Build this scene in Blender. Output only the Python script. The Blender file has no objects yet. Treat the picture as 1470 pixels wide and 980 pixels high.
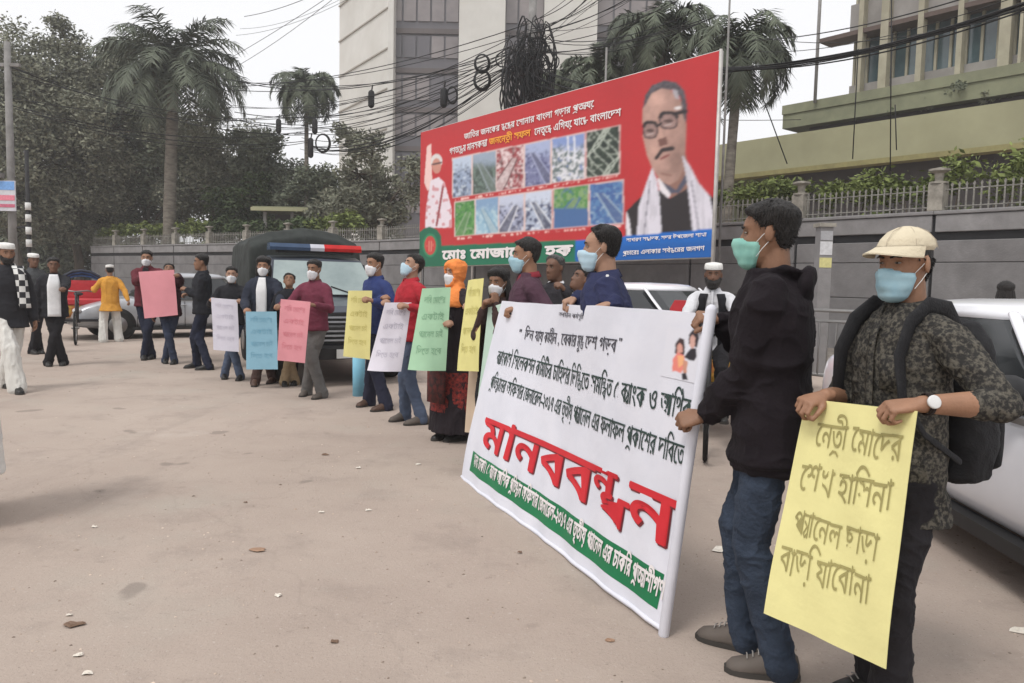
import bpy, math, random
import numpy as np
from mathutils import Vector, Matrix, noise as mnoise
random.seed(7); RNG = np.random.default_rng(7)
R = math.radians
sc = bpy.context.scene
COL = sc.collection
# ------------------------------------------------------------------ camera
FPX = 1100.0
CAMZ = 1.38
cam = bpy.data.cameras.new('camera'); camo = bpy.data.objects.new('camera', cam); COL.objects.link(camo)
cam.sensor_width = 36.0; cam.lens = FPX / 1470.0 * 36.0; cam.clip_start = 0.05; cam.clip_end = 2000
PITCH = math.atan(85 / FPX); ROLL = R(1.2)
CR = Matrix.Rotation(math.pi / 2 - PITCH, 3, 'X') @ Matrix.Rotation(ROLL, 3, 'Z')
camo.matrix_world = Matrix.Translation((0, 0, CAMZ)) @ CR.to_4x4()
sc.camera = camo
# ------------------------------------------------------------------ world, sun, exposure
w = bpy.data.worlds.new('World'); sc.world = w; w.use_nodes = True
nt = w.node_tree; nt.nodes.clear()
sky = nt.nodes.new('ShaderNodeTexSky'); sky.sky_type = 'NISHITA'; sky.sun_disc = False
SUN_EL, SUN_AZ = R(58), R(215)
sky.sun_elevation = SUN_EL; sky.sun_rotation = SUN_AZ; sky.air_density = 1.2; sky.dust_density = 6; sky.ozone_density = 0.6
hs = nt.nodes.new('ShaderNodeHueSaturation'); hs.inputs['Saturation'].default_value = 0.10
mixn = nt.nodes.new('ShaderNodeMix'); mixn.data_type = 'RGBA'; mixn.inputs[0].default_value = 0.72
mixn.inputs[7].default_value = (11.2, 11.25, 11.5, 1)      # even cloud layer over the clear sky
bg = nt.nodes.new('ShaderNodeBackground'); bg.inputs[1].default_value = 0.085
wo = nt.nodes.new('ShaderNodeOutputWorld')
nt.links.new(sky.outputs[0], hs.inputs['Color']); nt.links.new(hs.outputs[0], mixn.inputs[6])
nt.links.new(mixn.outputs[2], bg.inputs[0]); nt.links.new(bg.outputs[0], wo.inputs[0])
sl = bpy.data.lights.new('sun', 'SUN'); sl.energy = 1.25; sl.angle = R(16); sl.color = (1, .965, .92)
so = bpy.data.objects.new('sun', sl); COL.objects.link(so)
sd = Vector((math.sin(SUN_AZ) * math.cos(SUN_EL), math.cos(SUN_AZ) * math.cos(SUN_EL), math.sin(SUN_EL)))
so.rotation_euler = sd.to_track_quat('Z', 'Y').to_euler(); so.location = (0, 0, 30)
sc.view_settings.view_transform = 'Standard'; sc.view_settings.look = 'None'
sc.view_settings.exposure = 0.42; sc.view_settings.gamma = 1.0
sc.render.resolution_x = 1024; sc.render.resolution_y = 683
sc.cycles.max_bounces = 5; sc.cycles.volume_bounces = 1; sc.cycles.diffuse_bounces = 3; sc.cycles.transparent_max_bounces = 6
# ------------------------------------------------------------------ where things stand (rays of the photograph's view, used as a survey)
def ray(px, py): return (CR @ Vector(((px - 735) / FPX, -(py - 490) / FPX, -1))).normalized()
def G(px, py, z=0.0):
    d = ray(px, py); t = (z - CAMZ) / d.z
    return Vector((0, 0, CAMZ)) + d * t
def AT(px, py, Y):
    d = ray(px, py); return Vector((0, 0, CAMZ)) + d * (Y / d.y)
def PIX(p):
    q = CR.transposed() @ (Vector(p) - Vector((0, 0, CAMZ))); return (735 + FPX * q.x / -q.z, 490 - FPX * q.y / -q.z)
def ZAT(px, py, P):
    """height over P where the view ray of pixel row py passes"""
    P = Vector(P); lo, hi = -1, 30
    for _ in range(40):
        m = (lo + hi) / 2
        if PIX((P.x, P.y, m))[1] > py: lo = m
        else: hi = m
    return lo
# ------------------------------------------------------------------ materials
MC = {}
def lin(c): return tuple((x / 12.92 if x <= .04045 else ((x + .055) / 1.055) ** 2.4) for x in c)
def mk(name, c, c2=None, scale=6.0, rough=.8, bump=0.0, bscale=None, metal=0.0, spec=.3, detail=4, island=0.0, coat=0.0, dirt=0.0, stretch=None, alpha=1.0, sheen=0.0, trans=0.0):
    if name in MC: return MC[name]
    m = bpy.data.materials.new(name); m.use_nodes = True; MC[name] = m
    n = m.node_tree.nodes; l = m.node_tree.links; b = n['Principled BSDF']
    b.inputs['Roughness'].default_value = rough; b.inputs['Metallic'].default_value = metal
    b.inputs['Specular IOR Level'].default_value = spec; b.inputs['Coat Weight'].default_value = coat; b.inputs['Coat Roughness'].default_value = .08
    b.inputs['Sheen Weight'].default_value = sheen; b.inputs['Transmission Weight'].default_value = trans
    b.inputs['Alpha'].default_value = alpha
    c2 = c2 or tuple(x * .78 for x in c)
    tc = n.new('ShaderNodeTexCoord'); mp = n.new('ShaderNodeMapping'); l.new(tc.outputs['Object'], mp.inputs[0])
    if stretch: mp.inputs['Scale'].default_value = stretch
    nz = n.new('ShaderNodeTexNoise'); nz.inputs['Scale'].default_value = scale; nz.inputs['Detail'].default_value = detail; nz.inputs['Roughness'].default_value = .62
    l.new(mp.outputs[0], nz.inputs['Vector'])
    cr = n.new('ShaderNodeValToRGB'); cr.color_ramp.elements[0].position = .32; cr.color_ramp.elements[1].position = .68
    cr.color_ramp.elements[0].color = (*c2, 1); cr.color_ramp.elements[1].color = (*c, 1)
    l.new(nz.outputs[0], cr.inputs[0]); out = cr.outputs[0]
    if island:
        g = n.new('ShaderNodeNewGeometry'); mr = n.new('ShaderNodeMapRange'); mr.inputs[3].default_value = 1 - island; mr.inputs[4].default_value = 1 + island
        l.new(g.outputs['Random Per Island'], mr.inputs[0]); mu = n.new('ShaderNodeMix'); mu.data_type = 'RGBA'; mu.blend_type = 'MULTIPLY'; mu.inputs[0].default_value = 1
        cb = n.new('ShaderNodeCombineColor'); [l.new(mr.outputs[0], cb.inputs[i]) for i in range(3)]
        l.new(out, mu.inputs[6]); l.new(cb.outputs[0], mu.inputs[7]); out = mu.outputs[2]
    if dirt:
        nd = n.new('ShaderNodeTexNoise'); nd.inputs['Scale'].default_value = scale * .23; nd.inputs['Detail'].default_value = 8; nd.inputs['Roughness'].default_value = .7
        l.new(tc.outputs['Object'], nd.inputs['Vector']); rd = n.new('ShaderNodeValToRGB'); rd.color_ramp.elements[0].position = .45; rd.color_ramp.elements[1].position = .62
        rd.color_ramp.elements[0].color = (0, 0, 0, 1); rd.color_ramp.elements[1].color = (dirt, dirt, dirt, 1); l.new(nd.outputs[0], rd.inputs[0])
        md = n.new('ShaderNodeMix'); md.data_type = 'RGBA'; l.new(rd.outputs[0], md.inputs[0]); l.new(out, md.inputs[6]); md.inputs[7].default_value = (*[x * .45 + .01 for x in c], 1); out = md.outputs[2]
    l.new(out, b.inputs['Base Color'])
    if bump:
        nb = n.new('ShaderNodeTexNoise'); nb.inputs['Scale'].default_value = bscale or scale * 6; nb.inputs['Detail'].default_value = 5; l.new(mp.outputs[0], nb.inputs['Vector'])
        bp = n.new('ShaderNodeBump'); bp.inputs['Strength'].default_value = bump; bp.inputs['Distance'].default_value = .02; l.new(nb.outputs[0], bp.inputs['Height']); l.new(bp.outputs[0], b.inputs['Normal'])
    return m
def cloth(name, rgb, v=.8, bump=.25, scale=9):
    c = lin([(x * .93 + 12) / 255 for x in rgb]); return mk(name, c, tuple(x * v for x in c), scale=scale, rough=.9, bump=bump, bscale=70, spec=.1, sheen=.02)
def vcol(name, rough=.6, spec=.3):
    m = bpy.data.materials.new(name); m.use_nodes = True; n = m.node_tree.nodes; b = n['Principled BSDF']
    a = n.new('ShaderNodeVertexColor'); a.layer_name = 'print'; m.node_tree.links.new(a.outputs[0], b.inputs['Base Color']); b.inputs['Roughness'].default_value = rough; b.inputs['Specular IOR Level'].default_value = spec
    return m
# ------------------------------------------------------------------ objects
def obj(name, me, mat=None, parent=None, loc=None, label=None):
    o = bpy.data.objects.new(name, me); COL.objects.link(o)
    if mat is not None and me is not None and len(me.materials) == 0: me.materials.append(mat)
    if parent is not None: o.parent = parent
    if loc is not None: o.location = loc
    if label: o['label'] = label
    return o
def tag(o, label, cat, group=None):
    o['label'] = label; o['category'] = cat
    if group: o['group'] = group
    return o
def thing(name, label, cat, loc=(0, 0, 0), rz=0.0, group=None, scale=1.0):
    o = bpy.data.objects.new(name, None); COL.objects.link(o); o.empty_display_size = .2
    o.location = loc; o.rotation_euler = (0, 0, rz); o.scale = (scale,) * 3
    return tag(o, label, cat, group)
def struct(o): o['kind'] = 'structure'; return o
def stuff(o): o['kind'] = 'stuff'; return o
def dup(root, loc=None, rz=None, label=None):
    r = root.copy(); COL.objects.link(r)
    if loc is not None: r.location = loc
    if rz is not None: r.rotation_euler = (0, 0, rz)
    if label: r['label'] = label
    for ch in list(root.children):
        c = ch.copy(); COL.objects.link(c); c.parent = r
        for g in list(ch.children):
            d = g.copy(); COL.objects.link(d); d.parent = c
    return r
def WM(loc, rz, s=1.0): return Matrix.Translation(loc) @ Matrix.Rotation(rz, 4, 'Z') @ Matrix.Scale(s, 4)
class Soup:
    def __init__(s): s.V = []; s.F = []; s.mi = []; s.cur = 0
    def add(s, V, F):
        k = len(s.V); s.V += [tuple(v) for v in V]; s.F += [tuple(i + k for i in f) for f in F]; s.mi += [s.cur] * len(F); return s
    def rings(s, rs, cap=True, closed=True):
        n = len(rs[0]); V = [p for r in rs for p in r]; F = []
        for i in range(len(rs) - 1):
            for j in range(n if closed else n - 1):
                a = i * n + j; b = i * n + (j + 1) % n; F.append((a, b, b + n, a + n))
        if cap: F.append(tuple(range(n))[::-1]); F.append(tuple((len(rs) - 1) * n + j for j in range(n)))
        return s.add(V, F)
    def tube(s, pts, rad, n=10, flat=1.0, up=None, round_=True, cap=True):
        pts = [Vector(p) for p in pts]; rad = list(rad) if hasattr(rad, '__len__') else [rad] * len(pts); rs = []
        t0 = (pts[1] - pts[0]).normalized()
        u = Vector(up) if up is not None else (Vector((0, 0, 1)) if abs(t0.z) < .9 else Vector((0, 1, 0)))
        P, A = [], []
        if round_:
            P = [pts[0] - t0 * rad[0] * .85, pts[0] - t0 * rad[0] * .5] + pts; t1 = (pts[-1] - pts[-2]).normalized()
            A = [rad[0] * .3, rad[0] * .8] + rad; P += [pts[-1] + t1 * rad[-1] * .5, pts[-1] + t1 * rad[-1] * .85]; A += [rad[-1] * .8, rad[-1] * .3]
        else: P, A = pts, rad
        for i, p in enumerate(P):
            t = (P[min(i + 1, len(P) - 1)] - P[max(i - 1, 0)]).normalized(); x = t.cross(u)
            if x.length < 1e-4: x = t.orthogonal()
            x.normalize(); y = x.cross(t); u = y
            rs.append([p + x * (A[i] * math.cos(a)) + y * (A[i] * flat * math.sin(a)) for a in [2 * math.pi * k / n for k in range(n)]])
        return s.rings(rs, cap=cap)
    def box(s, c, d, M=None):
        c = Vector(c); x, y, z = [q / 2 for q in d]
        V = [Vector((sx * x, sy * y, sz * z)) for sx in (-1, 1) for sy in (-1, 1) for sz in (-1, 1)]
        if M is not None: V = [M @ v for v in V]
        return s.add([c + v for v in V], [(0, 1, 3, 2), (4, 6, 7, 5), (0, 4, 5, 1), (2, 3, 7, 6), (0, 2, 6, 4), (1, 5, 7, 3)])
    def ell(s, c, r, M=None, n=14, m=9):
        c = Vector(c); rs = []
        for i in range(1, m):
            a = math.pi * i / m; q = []
            for j in range(n):
                b = 2 * math.pi * j / n; v = Vector((r[0] * math.sin(a) * math.cos(b), r[1] * math.sin(a) * math.sin(b), -r[2] * math.cos(a)))
                q.append(c + (M @ v if M is not None else v))
            rs.append(q)
        return s.rings(rs)
    def quad(s, a, b, c, d): return s.add([a, b, c, d], [(0, 1, 2, 3)])
    def slab(s, poly, ext):
        n = len(poly); ext = Vector(ext); poly = [Vector(p) for p in poly]
        return s.add(poly + [p + ext for p in poly], [tuple(range(n))[::-1], tuple(range(n, 2 * n))] + [(i, (i + 1) % n, n + (i + 1) % n, n + i) for i in range(n)])
    def mesh(s, name, smooth=True):
        me = bpy.data.meshes.new(name); me.from_pydata(s.V, [], s.F)
        if any(s.mi): me.polygons.foreach_set('material_index', s.mi)
        if smooth: me.polygons.foreach_set('use_smooth', [True] * len(me.polygons))
        me.update(); return me
def fixn(me):
    import bmesh
    bm = bmesh.new(); bm.from_mesh(me); bmesh.ops.recalc_face_normals(bm, faces=bm.faces); bm.to_mesh(me); bm.free(); return me
def vnoise(P, seed=0):
    """vectorised value noise, P (n,3) -> (-1..1)"""
    P = P + seed * 17.31; i = np.floor(P).astype(np.int64); f = P - i; f = f * f * (3 - 2 * f); r = 0
    for dx in (0, 1):
        for dy in (0, 1):
            for dz in (0, 1):
                h = ((i[:, 0] + dx) * 73856093) ^ ((i[:, 1] + dy) * 19349663) ^ ((i[:, 2] + dz) * 83492791)
                h = (h * 2654435761) & 0xffffffff; h = ((h >> 15) ^ h) * 2246822519 & 0xffffffff; v = (h >> 8 & 0xffff) / 65535.0
                r = r + v * (f[:, 0] if dx else 1 - f[:, 0]) * (f[:, 1] if dy else 1 - f[:, 1]) * (f[:, 2] if dz else 1 - f[:, 2])
    return r * 2 - 1
def finish(name, s, mat, parent=None, voxel=None, fold=0.0, fscale=(9, 9, 5), smooth=3, seed=1, label=None, fn=None):
    me = s.mesh(name)
    if voxel:
        fixn(me); t = bpy.data.objects.new('t', me); COL.objects.link(t)
        m = t.modifiers.new('r', 'REMESH'); m.mode = 'VOXEL'; m.voxel_size = voxel; m.use_smooth_shade = True
        if smooth: q = t.modifiers.new('s', 'SMOOTH'); q.iterations = smooth; q.factor = .5
        dg = bpy.context.evaluated_depsgraph_get(); me2 = bpy.data.meshes.new_from_object(t.evaluated_get(dg)); bpy.data.objects.remove(t); bpy.data.meshes.remove(me); me = me2
    if fold or fn:
        n = len(me.vertices); co = np.empty(n * 3, np.float32); me.vertices.foreach_get('co', co); co = co.reshape(-1, 3).astype(float)
        nr = np.empty(n * 3, np.float32); me.vertex_normals.foreach_get('vector', nr); nr = nr.reshape(-1, 3)
        if fn: co = fn(co, nr)
        if fold:
            a = vnoise(co * np.array(fscale), seed); b = vnoise(co * np.array(fscale) * 2.3 + a[:, None] * .9, seed + 3); c2 = vnoise(co * np.array(fscale) * 4.5, seed + 5)
            d = fold * ((1 - np.abs(a)) ** 2 * 1.1 - .5 + (1 - np.abs(b)) ** 3 * .7 - .2 + c2 * .12)
            co = co + nr * d[:, None]
        me.vertices.foreach_set('co', co.astype(np.float32).ravel()); me.update()
    me.name = name; me.polygons.foreach_set('use_smooth', [True] * len(me.polygons))
    return obj(name, me, mat, parent, label=label)
# ------------------------------------------------------------------ Bengali lettering from the built-in font, laid out letter by letter
_fc = {}
def _fo(off):
    if off not in _fc:
        cu = bpy.data.curves.new('t', 'FONT'); cu.resolution_u = 2; cu.offset = off; o = bpy.data.objects.new('t', cu); COL.objects.link(o); _fc[off] = (cu, o, {})
    return _fc[off]
def glyph(c, off):
    cu, o, ca = _fo(off)
    if c in ca: return ca[c]
    def ev(sx):
        cu.body = sx; bpy.context.view_layer.update(); me = o.to_mesh(); V = [tuple(v.co)[:2] for v in me.vertices]; F = [tuple(p.vertices) for p in me.polygons]; o.to_mesh_clear(); return V, F
    V, F = ev(c); b = 'ক'; w1 = max(v[0] for v in ev(b + c + b)[0]) - max(v[0] for v in ev(b + b)[0]) if c != ' ' else .3
    ca[c] = (V, F, w1); return ca[c]
PRE = 'িেৈ'; MARK = 'ুূৃ্ঁ'
def place(text, off=0.0, spacing=0.0, joined=True):
    """returns list of (glyph, x, y, sx, sy) and width.  ^xy = small x stacked over y, ~ = ra-phala, ` = reph, | = ya-phala"""
    out = []; x = 0.0; i = 0; T = list(text); cl = []
    while i < len(T):
        c = T[i]
        if c == '^': cl.append(('S', T[i + 1], T[i + 2])); i += 3; continue
        if c in '~`|' or c in MARK: cl[-1] = cl[-1] + (c,) if isinstance(cl[-1], tuple) else ('B', cl[-1], c)
        elif c in PRE: # goes before the letter it follows
            cl.insert(len(cl) - 1, c)
        elif c == 'ো': cl.insert(len(cl) - 1, 'ে'); cl.append('া')
        else: cl.append(c)
        i += 1
    for it in cl:
        if isinstance(it, str):
            V, F, w_ = glyph(it, off)
            if it != ' ': out.append((it, x, 0, 1, 1))
            x += w_ + spacing; continue
        if it[0] == 'S':
            w_ = max(.6, glyph(it[2], off)[2]); out.append((it[1], x, .27, .62, .565)); out.append((it[2], x + .1, -.12, .84, .68)); mods = it[3:]; 
        else:
            w_ = glyph(it[1], off)[2]; out.append((it[1], x, 0, 1, 1)); mods = it[2:]
        e = x + w_
        for m in mods:
            if m in 'ুূৃ্': out.append((m, e - .02, 0, 1, 1))
            elif m == 'ঁ': out.append((m, e - .02, 0, 1, 1))
            elif m == '~': out.append(('~', x, 0, 1, 1))
            elif m == '`': out.append(('`', e - .06, 0, 1, 1))
            elif m == '|': out.append(('|', e - .02, 0, 1, 1)); e += .3
        x = e + spacing
    return out, x
def text2d(text, off=0.0, spacing=0.0, jitter=0.0, seed=0):
    rr = random.Random(seed); pl, wd = place(text, off, spacing); V = []; F = []
    def strokes(pts, t):
        for a, b in zip(pts[:-1], pts[1:]):
            d = Vector((b[0] - a[0], b[1] - a[1])); d.normalize(); q = Vector((-d.y, d.x)) * t; e = d * t * .6; k = len(V)
            V.extend([(a[0] - e.x + q.x, a[1] - e.y + q.y), (a[0] - e.x - q.x, a[1] - e.y - q.y), (b[0] + e.x - q.x, b[1] + e.y - q.y), (b[0] + e.x + q.x, b[1] + e.y + q.y)]); F.append((k, k + 1, k + 2, k + 3))
    t = .03 + off
    for g, x, y, sx, sy in pl:
        jx, jy, ja = (rr.uniform(-1, 1) * jitter * .4, rr.uniform(-1, 1) * jitter, rr.uniform(-1, 1) * jitter * .6)
        if g == '~': strokes([(x + .05 + jx, -.16), (x + .2, -.06), (x + .4, -.07), (x + .55, -.16)], t); continue
        if g == '`': strokes([(x - .2, .86), (x - .02, .64)], t); continue
        if g == '|': strokes([(x + .02, .42), (x + .2, .3), (x + .02, .1), (x + .12, .0), (x + .27, .12)], t); strokes([(x + .27, .6), (x + .27, 0)], t); strokes([(x, .6), (x + .3, .6)], t * .9); continue
        GV, GF, gw = glyph(g, off); k = len(V)
        for a, b in GV: V.append((x + jx + a * sx - ja * b, y + jy + b * sy + ja * a))
        F += [tuple(k + q for q in f) for f in GF]
    return V, F, wd
def lettering(name, items, surf, mat, parent, off3=.004):
    """items: (text, u0, u1, v0 baseline, letter body height in v, bold, jitter, v1); surf(u, v) -> (point, normal)"""
    s = Soup()
    for it in items:
        text, u0, u1, v0, hv, bold = it[:6]; jit = it[6] if len(it) > 6 else 0; v1 = it[7] if len(it) > 7 else v0
        V, F, wd = text2d(text, min(0.0, bold), 0, jit, len(text)); r_ = max(0, bold) * 1.0
        sh = [(0, 0)] if r_ < .005 else [(r_ * math.cos(a), r_ * math.sin(a)) for a in ([0, math.pi] if r_ < .015 else [math.pi * k / 3 for k in range(6)])]
        for q, (sx, sy) in enumerate(sh):
            VV = []
            for a, b in V:
                k = a / wd; P, N = surf(u0 + (u1 - u0) * (k + sx / wd), v0 + (v1 - v0) * k + (b + sy) / .62 * hv); VV.append(P + N * (off3 + q * .0002))
            s.add(VV, F)
    me = s.mesh(name, False); return stuff(obj(name, me, mat, parent))
# ------------------------------------------------------------------ people
HZ = [-.115, -.108, -.095, -.075, -.05, -.02, 0, .02, .04, .06, .08, .1, .112, .117]
HF = [.058, .072, .083, .088, .087, .086, .086, .085, .087, .082, .068, .043, .018, .004]
HB = [.03, .0, -.025, -.045, -.065, -.083, -.092, -.098, -.1, -.098, -.088, -.064, -.036, -.018]
HW = [.014, .03, .043, .052, .059, .065, .069, .072, .0745, .0745, .068, .05, .027, .008]
def ss(a, b, x): t = np.clip((x - a) / (b - a), 0, 1); return t * t * (3 - 2 * t)
def head_grid(n=44, m=34, wide=1.0):
    zz = np.concatenate([np.linspace(-.115, .117, m)]); t = np.linspace(-1, 1, m); zz = .001 + .116 * np.sin(t * math.pi / 2 * .999) / math.sin(math.pi / 2 * .999)
    a = np.linspace(0, 2 * math.pi, n, endpoint=False); Z, A = np.meshgrid(zz, a, indexing='ij')
    f = np.interp(Z, HZ, HF); b = np.interp(Z, HZ, HB); wd = np.interp(Z, HZ, HW) * wide
    cy = (f + b) / 2; ry = (f - b) / 2; X = wd * np.sign(np.cos(A)) * np.abs(np.cos(A)) ** .92; Y = cy + ry * np.sin(A)
    return np.stack([X, Y, Z], -1).reshape(-1, 3), m, n
def gss(P, c, r): return np.exp(-(((P - np.array(c)) / np.array(r)) ** 2).sum(1))
def face_shape(P):
    Q = P.copy(); fr = ss(.02, .06, P[:, 1])
    Q[:, 1] += fr * (.021 * gss(P * [1, 0, 1], (0, 0, -.028), (.0115, 1, .012)) + .013 * gss(P * [1, 0, 1], (0, 0, -.006), (.009, 1, .022)))
    for sx in (-1, 1):
        Q[:, 1] -= fr * .010 * gss(P * [1, 0, 1], (sx * .031, 0, .012), (.016, 1, .011))
        Q[:, 1] += fr * .005 * gss(P * [1, 0, 1], (sx * .028, 0, .033), (.02, 1, .007))
        Q[:, 1] += fr * .005 * gss(P * [1, 0, 1], (sx * .043, 0, -.02), (.015, 1, .014))
        Q[:, 1] += fr * .006 * gss(P * [1, 0, 1], (sx * .011, 0, -.031), (.007, 1, .007))
    Q[:, 1] += fr * (.007 * gss(P * [1, 0, 1], (0, 0, -.056), (.019, 1, .005)) + .007 * gss(P * [1, 0, 1], (0, 0, -.068), (.017, 1, .005)) - .004 * gss(P * [1, 0, 1], (0, 0, -.062), (.02, 1, .0025)) - .004 * gss(P * [1, 0, 1], (0, 0, -.08), (.02, 1, .006)) + .006 * gss(P * [1, 0, 1], (0, 0, -.098), (.018, 1, .012)))
    return Q
def grid_rings(s, P, m, n): s.rings([[tuple(P[i * n + j]) for j in range(n)] for i in range(m)])
def hairline(P, style):
    x, y, z = P[:, 0], P[:, 1], P[:, 2]
    if style == 'recede': T = np.interp(y, [-.1, -.05, -.02, .005, .03, .05, .075, .09], [-.06, -.06, -.02, .02, .06, .095, .112, .12])
    elif style == 'long': T = np.interp(y, [-.1, -.03, .0, .02, .045, .07, .09], [-.12, -.12, -.05, .01, .05, .066, .068])
    elif style == 'bald': T = np.interp(y, [-.1, -.04, -.01, .02, .03, .09], [-.04, -.03, .0, .05, .2, .3]) + 0 * z; T = np.where(z > .07, .3, T)
    else: T = np.interp(y, [-.1, -.045, -.032, -.018, .005, .02, .035, .05, .07, .09], [-.062, -.05, -.02, .03, .028, .022, .05, .062, .074, .078])
    return ss(-.006, .006, z - T)
def make_hand(s, wrist, d, nrm, side, curl=(55, 65, 45), thumb=1.0, sc_=1.0, n=8, spread=.12, thumbcurl=30):
    """a hand: palm, four fingers of different length with three joints, thumb from the side of the palm"""
    d = Vector(d).normalized(); nrm = Vector(nrm); nrm = (nrm - d * nrm.dot(d)).normalized(); sv = d.cross(nrm) * side; W_ = Vector(wrist)
    def rg(c, a, b, m=12): return [c + sv * (a * sc_ * math.copysign(abs(math.cos(t)) ** .8, math.cos(t))) + nrm * (b * sc_ * math.sin(t)) for t in [2 * math.pi * k / m for k in range(m)]]
    s.rings([rg(W_ - d * .03 * sc_, .024, .019), rg(W_, .026, .019), rg(W_ + d * .025 * sc_, .034, .018), rg(W_ + d * .06 * sc_, .041, .016), rg(W_ + d * .088 * sc_, .041, .0135), rg(W_ + d * .098 * sc_, .034, .009)])
    L = [(.032, .9, .034, .022, .019), (.0115, .94, .041, .026, .021), (-.0105, .92, .038, .024, .02), (-.031, .84, .030, .019, .017)]
    for k, (o_, bl, a, b, c) in enumerate(L):
        base = W_ + (d * (bl * .098) + sv * o_) * sc_; f = (d + sv * spread * (1.2 - k * .8)).normalized(); pts = [base - f * .015 * sc_, base]; ang = 0; r = [.0095 * sc_, .0092 * sc_]
        for q, (ln, cu) in enumerate(zip((a, b, c), curl)):
            ang += R(cu * (1 + .09 * k)); v = f * math.cos(ang) + nrm * math.sin(ang); pts.append(pts[-1] + v * ln * sc_); r.append((.0088, .0079, .0068)[q] * sc_ * (.92 if k == 3 else 1))
        s.tube(pts, r, n=n)
    b0 = W_ + (d * .03 + sv * .022) * sc_; v1 = (d * .75 + sv * .75 + nrm * .35 * thumb).normalized(); v2 = (d * (.95) + sv * .15 + nrm * thumb * .6).normalized(); v3 = (d + nrm * (.5 + thumbcurl / 60) * thumb - sv * .2).normalized()
    s.tube([b0, b0 + v1 * .035 * sc_, b0 + v1 * .035 * sc_ + v2 * .033 * sc_, b0 + v1 * .035 * sc_ + v2 * .033 * sc_ + v3 * .026 * sc_], [.014 * sc_, .0115 * sc_, .0098 * sc_, .0082 * sc_], n=n)
def ik(a, c, l1, l2, pole):
    a = Vector(a); c = Vector(c); v = c - a; L = v.length
    if L > (l1 + l2) * .995: v = v.normalized() * (l1 + l2) * .995; c = a + v; L = v.length
    t = (l1 * l1 - l2 * l2 + L * L) / (2 * L); h = math.sqrt(max(l1 * l1 - t * t, 1e-5)); u = v / L; p = Vector(pole); p = (p - u * p.dot(u)).normalized()
    return a + u * t + p * h, c
def skin_mat(k): 
    c = {0: (.31, .165, .10), 1: (.24, .125, .075), 2: (.37, .215, .145), 3: (.16, .08, .05)}[k]
    return mk('skin%d' % k, c, tuple(x * .8 for x in c), scale=11, rough=.55, bump=.12, bscale=120, spec=.35)
HAIRM = lambda: mk('hair', (.028, .024, .022), (.008, .007, .007), scale=90, rough=.5, bump=.9, bscale=160, spec=.35, stretch=(1, 1, .25))
GREYH = lambda: mk('grey_hair', (.12, .115, .11), (.03, .03, .03), scale=50, rough=.6, bump=.6, bscale=160)
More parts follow.
